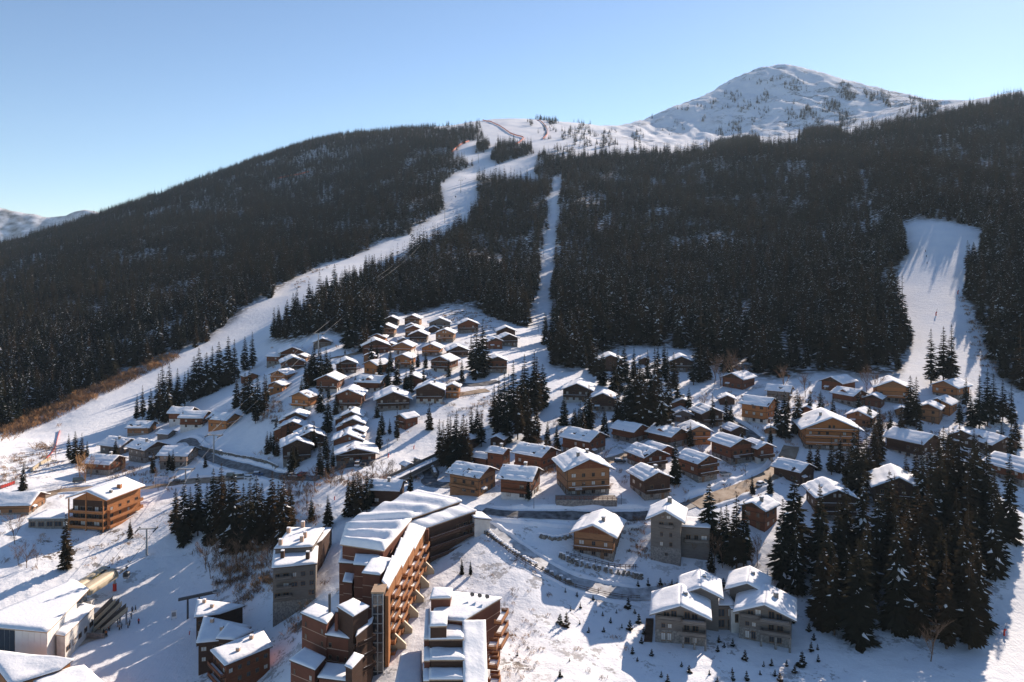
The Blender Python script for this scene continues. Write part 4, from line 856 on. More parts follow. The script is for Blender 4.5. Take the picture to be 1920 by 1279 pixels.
for f_ in (.0, .5, 1.0):
    p = C[0].lerp(C[1], f_)-rd*2.1; mb = MB(); mb.box(p.x-.2, p.y-.2, zw, p.x+.2, p.y+.2, zt-.3+(2 if f_ == .5 else 0)); B.put(mb, 'post', M['o'])
mb = MB(); tt_ = (C[1]-C[0]).normalized(); nn_ = V2(tt_.y,-tt_.x,0); mb.prism([C[0]+nn_*.01-V2(0,0,12), C[1]+nn_*.01-V2(0,0,12), C[1]+nn_*.05-V2(0,0,12), C[0]+nn_*.05-V2(0,0,12)][::-1], [C[0]+nn_*.01-V2(0,0,1.3), C[1]+nn_*.01-V2(0,0,1.3), C[1]+nn_*.05-V2(0,0,1.3), C[0]+nn_*.05-V2(0,0,1.3)][::-1]); B.put(mb, 'front_shade_sheet', M['d'])  # dark sheet on the larch wall paints in the shade behind the galleries
B.windows(C[0]+nn_*.06, C[1]+nn_*.06, g.z+.1, zt-1.3, 5, 2.0, 1.9, .0); B.windows(C[1], C[2], g.z+.1, zt-1.3, 4, 1.3, 1.5, .1)
Cw = [V2(g.x-25, g.y-1, g.z+3.6), V2(g.x-9.2, g.y-.2, g.z+3.6), V2(g.x-7, g.y+9, g.z+3.6), V2(g.x-24, g.y+10, g.z+3.6)]
B.block(Cw, g.z-5, 's', .3, .3, 'concrete', name='wing'); B.windows(Cw[0], Cw[1], g.z-.2, g.z+3.4, 5, 2.3, 2.0, 0)
# gondola valley station
Z1 = -104.0
B = Bld('lift_station', tuple(pz(90,1200,-113)), 'white panelled gondola station with huge snow roof beside the nursery slope', 'building')
zb_ = 0
C = pq([(-60,1172),(88,1186),(163,1108),(137,1090)],Z1); w, r_ = B.block([C[0], C[1], C[2], C[3]], H0-118, 'white', .4, .5, 'tanfascia')
ctr_ = sum(C, Vector())/4
def panels(a, b_, n, z0, z1, m='white'):
    t = (b_-a)/n; nn = Vector((t.y, -t.x, 0)).normalized()*.06
    for i in range(n):
        p = a+t*(i+.03); q = a+t*(i+.97); mb = MB(); mb.prism([V2(p.x,p.y,z0), V2(q.x,q.y,z0), V2(q.x,q.y,z0)+nn, V2(p.x,p.y,z0)+nn][::-1], [V2(p.x,p.y,z1), V2(q.x,q.y,z1), V2(q.x,q.y,z1)+nn, V2(p.x,p.y,z1)+nn][::-1]); B.put(mb, 'panel', M[m])
panels(C[0].lerp(C[1], .62), C[1], 5, C[1].z-4.6, C[1].z-.1); panels(C[1], C[1].lerp(C[2], .42), 6, C[1].z-3.4, C[1].z-.1)
panels(C[1].lerp(C[2], .72), C[2], 6, C[1].z-3.0, C[1].z-.3, 'glass')
panels(C[0], C[0].lerp(C[1], .6), 9, C[1].z-9, C[1].z-.3, 'glass')
Ca = pq([(106,1190),(122,1193),(176,1140),(148,1132)],-106.8); B.block(Ca, H0-118, 'w', .35, .4, 'tanfascia')
B.windows(Ca[1], Ca[2], H0-112.6, H0-107.2, 5, 1.9, 1.5, .1)
for k_, (a, b_, r0) in enumerate((((146,1104),(196,1072),2.0), ((158,1112),(211,1078),2.2))):     # curved canopies over the cabins
    p, q = pz(a[0], a[1], -106), pz(b_[0], b_[1], -106); t = (q-p).normalized(); n = Vector((-t.y, t.x, 0)); mb = MB(); ring = []
    for i in range(13):
        an = math.pi*(i/12)*1.2-.1*math.pi; ring.append(n*math.cos(an)*r0+V2(0,0,math.sin(an)*r0))
    mb.prism([p+v for v in ring], [q+v for v in ring]); cn = B.put(mb, 'canopy', M['beige'], smooth=False)
    if k_ == 0:
        mb = MB(); c0 = p.lerp(q, .35)-n*(-.0); c1 = p.lerp(q, .7); o_ = -n*r0*.80+V2(0,0,r0*.72); s_ = -n*r0*.99+V2(0,0,r0*.15); mb.prism([c0+o_*1.02, c1+o_*1.02, c1+s_*1.04, c0+s_*1.04], [c0+o_*1.04, c1+o_*1.04, c1+s_*1.06, c0+s_*1.06]); mb.build('yellow_sign', M['yellow'], cn)
p = pz(168,1125,-107); mb = MB(); mb.box(p.x-1, p.y-1, 0, p.x+1, p.y+1, p.z); B.put(mb, 'pillar', M['w'])
# boarding ramps
B = Bld('access_ramp', tuple(gp(200,1170)), 'sloping metal access ramp with dark walkways beside the gondola station', 'ramp')
for i, (a, b_, za, zb2) in enumerate((((160,1182),(214,1128),-113.5,-107.2), ((172,1184),(226,1132),-113.5,-107.4), ((188,1184),(238,1142),-113.5,-108.6))):
    p, q = pz(a[0], a[1], za), pz(b_[0], b_[1], zb2); mb = MB(); mb.bar(p, q, 2.6, .3); dk = B.put(mb, 'walkway', M['dkmetal'])
    t = (q-p); t.z = 0; t.normalize(); n = Vector((-t.y, t.x, 0))*1.35
    for sgn in (-1, 1):
        mb = MB(); mb.bar(p+n*sgn+V2(0,0,1.3), q+n*sgn+V2(0,0,1.3), .12, 1.3); mb.build('parapet', M['beige' if sgn < 0 else 'g'], dk)
    for f_ in (.35, .65, .98):
        c = p.lerp(q, f_); mb = MB(); mb.box(c.x-.2, c.y-.2, 0, c.x+.2, c.y+.2, c.z-.31); mb.build('support', M['metal'], dk)
p, q = pz(158,1186,-112), pz(196,1188,-112); mb = MB(); mb.bar(p, q, .25, 1.4); B.put(mb, 'barrier', M['s'])
# two snow-roofed halls at the station square
B = Bld('ski_hall', tuple(pz(60,1250,-112)), 'wooden hall with thick rounded snow roof below the gondola station', 'building')
B.block(pq([(22,1285),(108,1258),(132,1242),(96,1203)],-108)[0:2]+pq([(132,1240),(-30,1222)],-107), H0-118, 'k', .8, .5)
B = Bld('ski_shop', tuple(pz(130,1290,-112)), 'low building with snow roof and bare seam next to the rounded snow roof', 'building')
B.block(pq([(60,1330),(212,1300),(156,1252),(66,1266)],-109), H0-119, 'k', .5, .4)
# tall stone house and its wing
g = gp(1248, 1056); B = Bld('stone_house', tuple(g), 'tall grey stone house with narrow gable and side wing', 'house')
wd = 8.6; ln = 11; za = g.z+13.2
def frame(g, yaw): 
    c, s_ = math.cos(yaw), math.sin(yaw); return lambda x, y, z: V2(g.x+c*x-s_*y, g.y+s_*x+c*y, g.z+z)
f_ = frame(g, R(-16))
mb = MB(); mb.prism([f_(-wd/2,0,-5), f_(wd/2,0,-5), f_(wd/2,0,13), f_(0,0,15.2), f_(-wd/2,0,13)], [f_(-wd/2,ln,-5), f_(wd/2,ln,-5), f_(wd/2,ln,13), f_(0,ln,15.2), f_(-wd/2,ln,13)]); B.put(mb, 'wall', M['g'])
mb = MB(); mb.prism([f_(-wd/2-.05,-.05,-5), f_(wd/2+.05,-.05,-5), f_(wd/2+.05,-.05,4.6), f_(-wd/2-.05,-.05,4.6)], [f_(-wd/2-.05,ln,-5), f_(wd/2+.05,ln,-5), f_(wd/2+.05,ln,4.6), f_(-wd/2-.05,ln,4.6)]); B.put(mb, 'base', M['s'])
mb = MB(); e = wd/2+1.4; pr = [(-e,12.35),(0,15.35),(e,12.35)]
mb.prism([f_(x,-1.6,z) for x, z in pr]+[f_(x,-1.6,z+.3) for x, z in pr[::-1]], [f_(x,ln+.8,z) for x, z in pr]+[f_(x,ln+.8,z+.3) for x, z in pr[::-1]]); rf = B.put(mb, 'roof', M['g'])
quad_snow([f_(-e,-1.6,12.652), f_(0,-1.6,15.652), f_(0,ln+.8,15.652), f_(-e,ln+.8,12.652)], .5, 3).build('snow', M['snow'], rf, True); quad_snow([f_(0,-1.6,15.652), f_(e,-1.6,12.652), f_(e,ln+.8,12.652), f_(0,ln+.8,15.652)], .5, 8).build('snow', M['snow'], rf, True)
B.chimney(rf, f_(.6,7,15), 's', 2.2, .55)
B.balconies(f_(-1.8,-.02,0), f_(2.4,-.02,0), [g.z+10.6], 1.1, 'g', 'g')
for z in (4.9, 7.7, 10.7, 13.0):
    for x in ((-1.2, 1.5) if z < 13 else (-.9, .9)): p = f_(x, -.01, z)-B.L; window(B.o, p, R(-16), .9 if z < 10 else 1.3, 1.35 if z < 13 else 1.0)
window(B.o, f_(.2,-.06,2.2)-B.L, R(-16), .9, .9)
B.block([f_(wd/2+.02,4,9.6), f_(wd/2+8,5,9.6), f_(wd/2+8,13,9.6), f_(wd/2+.02,13,9.6)], g.z-5, 'g', .35, .3, name='wing'); B.balconies(f_(wd/2+.8,4.05,0), f_(wd/2+7.6,4.95,0), [g.z+5.6], 1.3, 'g', 'g')
B.windows(f_(wd/2+.8,4.05,0), f_(wd/2+7.6,4.95,0), g.z+5.0, g.z+9.3, 3, 1.4, 1.6, 0)
# pair of stone-and-timber residences joined by a dark link
def residence(px, py, yaw, label, mirror):
    g = gp(px, py); B = Bld('residence', tuple(g), label, 'house'); f_ = frame(g, R(yaw)); wd = 12.4; ln = 11.0
    mb = MB(); mb.prism([f_(-wd/2,0,-4), f_(wd/2,0,-4), f_(wd/2,0,3), f_(-wd/2,0,3)], [f_(-wd/2,ln,-4), f_(wd/2,ln,-4), f_(wd/2,ln,3), f_(-wd/2,ln,3)]); B.put(mb, 'base', M['s'])
    mb = MB(); mb.prism([f_(-wd/2+.05,.05,3), f_(wd/2-.05,.05,3), f_(wd/2-.05,.05,7.2), f_(0,.05,9.6), f_(-wd/2+.05,.05,7.2)], [f_(-wd/2+.05,ln,3), f_(wd/2-.05,ln,3), f_(wd/2-.05,ln,7.2), f_(0,ln,9.6), f_(-wd/2+.05,ln,7.2)]); B.put(mb, 'wall', M['g'])
    def gable(x0, x1, y0, y1, ze, zr_, sd):
        m = (x0+x1)/2; pr = [(x0,ze),(m,zr_),(x1,ze)]; mb = MB()
        mb.prism([f_(x,y0,z) for x, z in pr]+[f_(x,y0,z+.3) for x, z in pr[::-1]], [f_(x,y1,z) for x, z in pr]+[f_(x,y1,z+.3) for x, z in pr[::-1]]); rf = B.put(mb, 'roof', M['g'])
        for k_, (a, za_, b2, zb3) in enumerate(((x0,ze,m,zr_), (m,zr_,x1,ze))):
            quad_snow([f_(a,y0,za_+.302), f_(b2,y0,zb3+.302), f_(b2,y1,zb3+.302), f_(a,y1,za_+.302)], .55, sd+k_*5).build('snow', M['snow'], rf, True)
        return rf
    rf = gable(-wd/2-1.3, wd/2+1.3, -1.8, ln+.6, 6.9, 9.75, px*.01)
    x0 = 0.5 if not mirror else -wd/2-3.0
    mb = MB(); mb.prism([f_(x0,ln-2,-4), f_(x0+9,ln-2,-4), f_(x0+9,ln-2,8.6), f_(x0+4.5,ln-2,10.4), f_(x0,ln-2,8.6)], [f_(x0,ln+8,-4), f_(x0+9,ln+8,-4), f_(x0+9,ln+8,8.6), f_(x0+4.5,ln+8,10.4), f_(x0,ln+8,8.6)]); B.put(mb, 'rear_wing', M['g'])
    r2 = gable(x0-1.2, x0+10.2, ln-3.2, ln+9, 8.3, 10.7, px*.02)
    B.chimney(rf, f_(1.2 if not mirror else 2.5,5,9.3), 's', 1.5, .5); B.chimney(r2, f_(x0+5.6,ln+4,10.4), 's', 1.1, .4)
    xb = .4 if not mirror else -1.0
    for z in (3.0, 5.9): B.balconies(f_(xb,-.02,0), f_(wd/2-.2,-.02,0), [g.z+z], 2.3, 'g', 'g', 1.0, z > 5)
    B.balconies(f_(-wd/2+.4,-.02,0), f_(xb-.2,-.02,0), [g.z+5.9], 1.0, 'g', 'g', 1.0, True)
    for x in (xb+.2, (xb+wd/2)/2, wd/2-.3):
        a = f_(x,-2.1,-3); mb = MB(); mb.box(a.x-.22, a.y-.22, a.z, a.x+.22, a.y+.22, g.z+2.8); B.put(mb, 'post', M['s'])
    for x, z, w_, h_ in ((-4.2,.4,1.1,2.1), (-2.7,.4,1.1,2.1), (-4.2,3.5,1.0,1.2), (-2.6,3.5,1.0,1.2), (1.5,3.3,1.4,2.0), (3.6,3.3,1.6,2.0), (1.6,6.2,1.5,1.9), (3.4,6.2,1.5,1.5), (-1.6,6.2,1.5,1.9), (-3.4,6.2,1.5,1.4), (1.6,.3,1.2,2), (3.4,.3,1.2,2)):
        window(B.o, f_(x,-.005 if z < 3 else .045,z)-B.L, R(yaw), w_, h_)
    FOOT.append((f_(0,6,0).x, f_(0,6,0).y, 12)); return f_
fL = residence(1276, 1207, -12, 'left residence of the stone and grey timber pair, with outdoor steps', False)
fR = residence(1434, 1205, -20, 'right residence of the stone and grey timber pair, under tall spruces', True)
g = gp(1352, 1195); B = Bld('glazed_link', tuple(g), 'dark glazed link building between the two stone and grey timber residences', 'building')
a = pz(1318,1145,-89.5); C = [V2(g.x-5.2,g.y+4,g.z+6), V2(g.x+4.8,g.y+4,g.z+6), V2(g.x+4.8,g.y+12,g.z+6), V2(g.x-5.2,g.y+12,g.z+6)]
B.block(C, g.z-4, 'g', .2, .1); B.windows(C[0], C[1], g.z-.4, g.z+5.6, 4, 2.0, 2.2, 0)
C = [V2(g.x+3.2,g.y+2.4,g.z+5.8), V2(g.x+6.0,g.y+2.4,g.z+5.8), V2(g.x+6,g.y+3.9,g.z+5.8), V2(g.x+3.2,g.y+3.9,g.z+5.8)]
B.block(C, g.z-4, 'w', .2, .05, name='stair_tower'); window(B.o, V2(g.x+4.6,g.y+2.38,g.z+2.6)-B.L, 0, .9, 2.2)
mb = Bld('garden_steps', tuple(fL(-7.6,-1,0)), 'flight of dark timber steps climbing beside the left residence', 'steps')
for i in range(17):
    p = fL(-7.9, -.5+i*.72, 0); z = float(gz(p.x, p.y)); m2 = MB(); m2.box(p.x-1.0, p.y-.16, z-.3, p.x+1.0, p.y+.16, z+.35); mb.put(m2, 'step', M['fascia'])
# guesthouse terrace
g = gp(1100, 945); B = Bld('stone_terrace', tuple(g), 'stone terrace with timber fence below the large larch guesthouse', 'terrace')
mb = MB(); mb.prism([g+V2(-10,-2.5,-4), g+V2(9.5,-2.5,-4), g+V2(9.5,3,-4), g+V2(-10,3,-4)], [g+V2(-10,-2.5,2), g+V2(9.5,-2.5,2), g+V2(9.5,3,2), g+V2(-10,3,2)]); B.put(mb, 'retaining_wall', M['s'])
mb = MB(); mb.bar(g+V2(-10,-2.4,3.1), g+V2(9.5,-2.4,3.1), .12, .15); mb.bar(g+V2(-10,-2.4,2.6), g+V2(9.5,-2.4,2.6), .08, .12)
for i in range(14): mb.box(g.x-10+i*1.5-.07, g.y-2.47, g.z+2.0, g.x-10+i*1.5+.07, g.y-2.33, g.z+3.0)
B.put(mb, 'fence', M['r'])
# ------------------------------------------------------------------ trees
def spruce_mesh(name, seed, H=20.0, Rb=4.2, levels=32, nb=9, snow=.09, shape=.72, z0=1.3, droop=.42):
    rnd = random.Random(seed); mb = MB()
    def blade(r0, rr, an, z, w, dr, m, lift):
        dx, dy = math.cos(an), math.sin(an); sx, sy = -dy, dx
        def P(r_, s_, zz): return (dx*r_+sx*s_, dy*r_+sy*s_, zz+lift)
        p0 = P(r0, 0, z); p1 = P(rr*.58, 0, z-rr*dr*.38); p2 = P(rr, 0, z-rr*dr+rr*.10)
        l1 = P(rr*.52, w, z-rr*dr*.5-w*.35); q1 = P(rr*.52, -w, z-rr*dr*.5-w*.35)
        mb.face((p0, l1, p1), m); mb.face((p1, l1, p2), m); mb.face((p0, p1, q1), m); mb.face((p1, p2, q1), m)
        if m == 0:
            for s_ in (-1, 1):
                a_ = P(rr*.72, 0, z-rr*dr*.6); b_ = P(rr*.95, s_*w*1.05, z-rr*dr*.95); c_ = P(rr*.45, s_*w*.9, z-rr*dr*.55)
                mb.face((a_, b_, c_), m)
    for k in range(levels):
        t = (k+rnd.uniform(-.3,.3))/(levels-1); t = min(max(t, 0), .985); z = z0+(H-z0)*t
        r = Rb*((1-t)**shape)*(1 if t > .12 else .75+2*t)+.22; n = max(4, int(nb*(1-.45*t)))
        a0 = rnd.uniform(0, 6.28)
        for i in range(n):
            an = a0+6.283*i/n+rnd.uniform(-.3,.3); rr = r*rnd.uniform(.62,1.18)*(.86+.3*float(vnoise(math.cos(an)*1.4+seed*3, math.sin(an)*1.4+k*.22, 7))); w = rr*rnd.uniform(.2,.34)+.12
            zz = z+rnd.uniform(-.3,.3)*H/levels; dr = droop*rnd.uniform(.6,1.4)*(1-.45*t)
            blade(.05, rr, an, zz, w, dr, 0, 0)
            if rnd.random() < snow: blade(rr*rnd.uniform(.25,.5), rr*rnd.uniform(.8,1.0), an, zz, w*rnd.uniform(.3,.6), dr, 1, .16)
    mb.face(((-.12,0,H-.9), (.12,0,H-.9), (0,0,H+.5))); mb.face(((0,-.12,H-.9), (0,.12,H-.9), (0,0,H+.5)))
    return mb.mesh(name, [M['needles'], M['treesnow']])
def trunk_mesh(H=20.0, r=.28):
    mb = MB(); mb.tube((0,0,-2.0), (0,0,H*.45), r, r*.6, 7); mb.tube((0,0,H*.45), (0,0,H*.96), r*.6, .04, 6); return mb.mesh('trunk', M['bark'])
CROWN = [spruce_mesh('crown', 1), spruce_mesh('crown', 2, Rb=3.9, levels=34), spruce_mesh('crown', 3, Rb=4.7, nb=11, snow=.13), spruce_mesh('crown', 4, Rb=3.5, levels=30, nb=10, snow=.07, z0=3.5),
         spruce_mesh('crown', 5, Rb=4.3, levels=30, nb=10, snow=.26, droop=.55), spruce_mesh('crown', 6, Rb=3.2, levels=30, nb=9, snow=.05, z0=2.5)]
LITE = [spruce_mesh('crown', 21, Rb=4.0, levels=15, nb=8, snow=.02), spruce_mesh('crown', 22, Rb=3.6, levels=16, nb=7, snow=.01), spruce_mesh('crown', 23, Rb=4.4, levels=14, nb=8, snow=.07), spruce_mesh('crown', 24, Rb=3.4, levels=16, nb=7, snow=.02)]
PINE = [spruce_mesh('crown', 31, H=20, Rb=5.2, levels=10, nb=8, snow=.12, shape=.45, z0=3.0, droop=.05), spruce_mesh('crown', 32, H=20, Rb=5.8, levels=9, nb=8, snow=.10, shape=.38, z0=2.0, droop=.0)]
TRUNK = trunk_mesh(); TRUNKS = {}
TREES = []                                       # x, y, height, variant, label, group
def ok_place(x, y, pad=0.0):
    for (fx, fy, fr) in FOOT:
        if (x-fx)**2+(y-fy)**2 < (fr+pad)**2: return False
    return True
def tree_px(px, py, top, label, group=None, var=None):
    g = gp(px, py); h = (py-top)/F*g.y
    TREES.append((g.x, g.y, h, random.randrange(6) if var is None else var, label, group))
random.seed(99)
LISTED = [
 ('dark spruce in the belt above the shaded gully', [(330,1000,915),(345,1018,900),(358,1000,912),(372,1005,888),(388,995,905),(400,992,878),(415,1010,868),(428,1012,900),(440,1032,886),(455,1015,905),(470,1042,896),(480,1010,890),(492,1032,905),(510,1014,882),(522,1005,900),(533,1022,893),(547,1000,905),(420,980,890),(395,1020,930)]),
 ('spruce in the tight clump behind the wavy apartment building', [(652,966,893),(663,958,885),(672,972,882),(686,962,878),(698,950,888),(676,945,890)]),
 ('spruce in the big group above the striped-roof chalets', [(822,862,785),(832,870,790),(842,882,778),(852,876,786),(858,888,768),(868,880,776),(876,884,785),(845,860,780),(884,836,765),(893,832,758),(902,838,770),(866,868,790)]),
 ('spruce in the tall group below the drag lift', [(925,802,722),(936,790,706),(946,812,698),(955,795,700),(962,790,676),(972,824,715),(985,782,664),(992,834,735),(1000,776,660),(1008,772,668),(1016,762,682),(950,830,740),(978,800,690),(1004,830,760),(935,820,745)]),
 ('tall snowy spruce of the pair among the upper chalets', [(893,708,606),(905,704,598),(884,694,626)]),
 ('spruce in the dark clump under the cableway pylon', [(580,728,660),(590,722,648),(600,718,645),(610,724,652),(618,716,662),(572,715,672),(604,735,668)]),
 ('spruce in the row along the left piste', [(258,788,738),(268,786,722),(282,788,728),(296,790,700),(304,782,684),(318,772,680),(332,766,690),(345,762,696),(362,750,668),(375,744,652),(386,740,660),(397,736,648),(412,724,640),(428,722,630),(440,718,636),(458,694,630),(474,692,622),(312,790,700),(352,746,690)]),
 ('spruce in the stand beside the orange hairpin chalet', [(445,764,708),(458,766,698),(470,772,690),(482,780,702),(494,776,700),(480,794,726),(500,760,706)]),
 ('spruce of the clump between the houses and the piste foot', [(128,862,812),(142,868,808),(153,872,812),(165,866,826)]),
 ('white-boughed spruce below the forest beside the dark chalets', [(1160,736,650),(1172,796,704),(1188,806,676),(1200,744,664),(1204,816,690),(1216,772,668),(1228,766,652),(1240,826,702),(1252,790,690),(1268,772,700),(1180,760,690),(1224,812,700),(1150,745,670),(1195,780,690)]),
 ('spruce standing in front of the dark red-brown chalet', [(1086,818,752),(1096,806,738),(1106,804,734),(1078,812,765),(1068,840,790),(1045,842,795),(1028,838,790)]),
 ('spruce of the trio standing on the right-hand piste', [(1744,722,616),(1768,718,612),(1784,722,608)]),
 ('spruce right of the three tan and orange chalets', [(1708,796,704),(1719,804,706),(1690,806,752),(1812,764,706),(1836,806,702),(1850,800,690),(1862,792,700),(1880,790,712),(1820,800,730),(1800,800,740),(1898,800,720)]),
 ('spruce beside the three-storey larch chalet', [(1456,812,735),(1470,820,732),(1494,812,730),(1500,800,738),(1540,786,732),(1560,792,742),(1612,776,736)]),
 ('spruce crowding the front of the large orange-red chalet', [(1576,884,812),(1590,924,830),(1608,936,800),(1624,910,806),(1640,884,786),(1652,866,778),(1560,890,820),(1534,880,830),(1600,880,800),(1520,884,835)]),
 ('spruce in front of the dark chalet with long snow roof', [(1716,944,838),(1730,962,826),(1746,940,822),(1760,956,808),(1778,962,838),(1786,930,800),(1800,962,796),(1820,964,826),(1770,905,800),(1830,930,815),(1700,930,850)]),
 ('spruce screening the shaded chalets at the forest edge', [(1118,712,640),(1130,722,655),(1172,716,640),(1190,712,650),(1212,716,655),(1232,722,645),(1252,722,655),(1262,728,660),(1300,722,650),(1312,716,640),(1325,712,650),(1244,706,640),(1110,700,640)]),
 ('spruce among the chalets below the right-hand forest', [(1520,780,730),(1545,792,748),(1632,800,750),(1650,812,760),(1690,840,775),(1670,822,768),(1725,830,780),(1880,850,790),(1895,870,800),(1825,862,800),(1780,860,800),(1905,840,780),(1640,838,785),(1480,778,735)]),
 ('spruce in the roadside row right of the tall stone house', [(1332,1030,905),(1380,1072,926),(1362,1056,945),(1396,1062,938),(1350,1040,950),(1334,1070,1025)]),
]
for lab, pts in LISTED:
    for p in pts: tree_px(p[0]+random.uniform(-2,2), p[1], p[2], lab, lab.split(' ',1)[1] if False else 'trees: '+lab)
for px, py, top, lab in ((124,1068,963,'broad lone spruce on the slope below the hotel'), (44,918,866,'spruce alone by the red netting near the piste foot'), (244,1010,972,'small lone spruce beside the overhead lift pylon'), (600,898,828,'slim spruce standing by the parking bay'),
     (615,992,928,'spruce leaning over the pale track above the wavy building'), (584,976,930,'short spruce beside the gully below the road'), (501,852,808,'left spruce of the small pair below the brown chalets'), (514,852,812,'right spruce of the small pair below the brown chalets'), (1266,908,822,'single spruce between the striped-roof chalet and the red chalet'),
     (570,836,800,'round little spruce between the two chalet pairs'), (745,826,768,'round spruce above the nursery slope'), (716,815,770,'spruce at the right of the lower stepped-roof chalet'), (805,806,756,'spruce below the big dark chalet'), (615,810,745,'snow-laden pine between the stepped-roof chalet pairs'), (632,745,735,'clipped golden spruce beside the tall orange chalet'),
     (866,1076,1046,'left bush-like spruce on the open slope by the terraced block'), (882,1080,1050,'right bush-like spruce on the open slope by the terraced block'), (770,935,880,'spruce in front of the dark chalet behind the wavy building'), (798,690,655,'round dark conifer between larch chalets'), (729,735,665,'slim spruce in front of the red-brown chalet in mid village'),
     (770,735,680,'slim spruce in mid village above the wide dark chalet'), (745,720,668,'spruce between the larch chalet and the dark red one'), (990,940,895,'small spruce before the dark red chalet with white ground floor'), (1410,930,890,'left spruce of the two by the gritted road'), (1444,925,885,'right spruce of the two by the gritted road')):
    tree_px(px, py, top, lab)
def poly_trees(poly, n, h0, h1, label, sep):
    xs = [p[0] for p in poly]; ys = [p[1] for p in poly]; got = []; tries = 0
    while len(got) < n and tries < n*60:
        tries += 1; px = random.uniform(min(xs), max(xs)); py = random.uniform(min(ys), max(ys))
        if not pip(np.array([px]), np.array([py]), poly)[0]: continue
        g = gp(px, py)
        if any((g.x-q.x)**2+(g.y-q.y)**2 < sep*sep for q in got) or not ok_place(g.x, g.y, -1): continue
        got.append(g); TREES.append((g.x, g.y, random.uniform(h0, h1), random.randrange(6), label, 'trees: '+label))
poly_trees([(1455,1085),(1500,1120),(1560,1200),(1620,1210),(1700,1180),(1760,1215),(1810,1236),(1850,1190),(1868,1090),(1896,1020),(1880,950),(1820,965),(1740,985),(1700,1020),(1640,1040),(1570,1050),(1490,1050)], 64, 19, 29, 'dark spruce in the dense grove by the lower piste', 4.2)
poly_trees([(560,690),(700,672),(880,690),(860,740),(720,790),(560,800)], 24, 7, 15, 'spruce growing between the chalets of the upper village', 7)
poly_trees([(500,810),(640,835),(760,800),(740,830),(600,905),(500,880)], 12, 7, 14, 'spruce growing between the lower stepped-roof chalets', 7)
poly_trees([(1050,780),(1330,770),(1500,830),(1460,850),(1200,830),(1050,850)], 20, 8, 16, 'spruce growing among the red and tan striped-roof chalets', 7)
poly_trees([(180,840),(330,850),(400,880),(200,905)], 7, 6, 11, 'small spruce growing among the grey and pink houses', 6)
# forest
ncand = 165000; fy = np.sqrt(RNG.uniform(385.0**2, 2350.0**2, ncand)); fx = RNG.uniform(-.92, .92, ncand)*fy
cell = {}; sel = np.ones(ncand, bool)
cx_ = np.floor(fx/4.3).astype(np.int64); cy_ = np.floor(fy/4.3).astype(np.int64); _, first = np.unique(cx_*100003+cy_, return_index=True); sel[:] = False; sel[first] = True
fx, fy = fx[sel], fy[sel]
fpx = CX+F*fx/fy; keep = (fpx > -320) & (fpx < 2180)
fx, fy, fpx = fx[keep], fy[keep], fpx[keep]
zb_ = bil(ZB, fpx, fy); fpy = HY-zb_*F/fy; rd_ = np.interp(fpx, PXS, RIDGE)
jx_ = np.clip(fy/900, .5, 1.2); fjx = fpx+8*fbm(fx/28, fy/28, 71, 3)/jx_; fjy = fpy+9*fbm(fx/28+50, fy/28, 73, 3)/jx_
inf = inany(fjx, fjy, FOREST) & (fy < rd_*1.06)
clump = fbm(fx/38, fy/38, 88, 3)
thin = (fy > 1700) & (fpx > 640) & (fpx < 930) & (fpy < 262)
inf &= (RNG.uniform(0, 1, fx.shape) < np.where(thin, .35, np.clip(.85+1.7*clump, .12, 1)))
fx, fy, fpx, fpy = fx[inf], fy[inf], fpx[inf], fpy[inf]
fh = (20.5+7.0*fbm(fx/55, fy/55, 90, 3)+RNG.uniform(-6.5, 6.0, fx.shape))*np.interp(fy, [400,900,1900,2300], [1.12,1.0,.85,.62])
fh = fh*np.where(RNG.uniform(0,1,fx.shape) < .07, 1.3, 1.0)*np.where(RNG.uniform(0,1,fx.shape) < .15, .65, 1.0)
print('forest', len(fx))
order = np.argsort(-(fh/fy)); nfront = max(0, 300-len(TREES)-4)
print('listed', len(TREES), 'front', nfront)
for i in order[:nfront]:
    w_ = 'right of the drag lift' if fpx[i] > 1040 else 'left of the drag lift'
    if fpx[i] > 1700: w_ = 'right of the upper piste'
    lab = 'spruce in the front rank of the forest edge '+w_
    TREES.append((fx[i], fy[i], fh[i], int(RNG.randint(6)), lab, 'trees: '+lab))
ADJ = ['full', 'slender', 'broad snow-flecked', 'bare-stemmed', 'snow-laden', 'thin-crowned']
best = {}
for i_, t_ in enumerate(TREES):
    if t_[5]: best.setdefault(t_[4], []).append((t_[2], i_))
for lab_, lst in best.items():
    lst.sort(); names = {lst[0][1]: 'shortest', lst[-1][1]: 'tallest'} if len(lst) > 2 else {}
    for hh_, i_ in lst:
        t_ = TREES[i_]; nl = lab_.replace('tall dark ', 'dark ').replace('tall snowy ', 'snowy ').replace('tall ', '',1) if lab_.startswith('tall') else lab_
        ad = names.get(i_) or ADJ[t_[3]]+(' young' if hh_ < lst[len(lst)//3][0] else ' tall' if hh_ > lst[(2*len(lst))//3][0] else '')
        if 'dense grove' in nl and i_ not in names:
            qx = CX+F*t_[0]/t_[1]; qy = HY-(float(gz(t_[0], t_[1]))-H0)*F/t_[1]
            nl = nl.replace(' by the lower piste', '')
            nl += ' on the lower piste side' if qx > 1800 else ' on the residence side' if qx < 1590 else ' behind the frosted bare tree' if qy > 1130 else ' below the shaded chalets' if qy < 1050 else ' at its heart'
        TREES[i_] = t_[:4]+(ad+' '+nl, 'trees: '+lab_)
cnt_ = {}
for t_ in TREES: cnt_[t_[4]] = cnt_.get(t_[4], 0)+1
proto = {}
for x, y, h, v, lab, grp in TREES:
    o = empty('spruce_tree', (x, y, float(gz(x, y))-.15), random.uniform(0, 6.28), lab, 'tree', grp, (h/20*random.uniform(.9,1.12),)*2+(h/20,))
    link('trunk', TRUNK, o); c = link('crown', CROWN[v], o); proto.setdefault(v, c)
far_proto = []
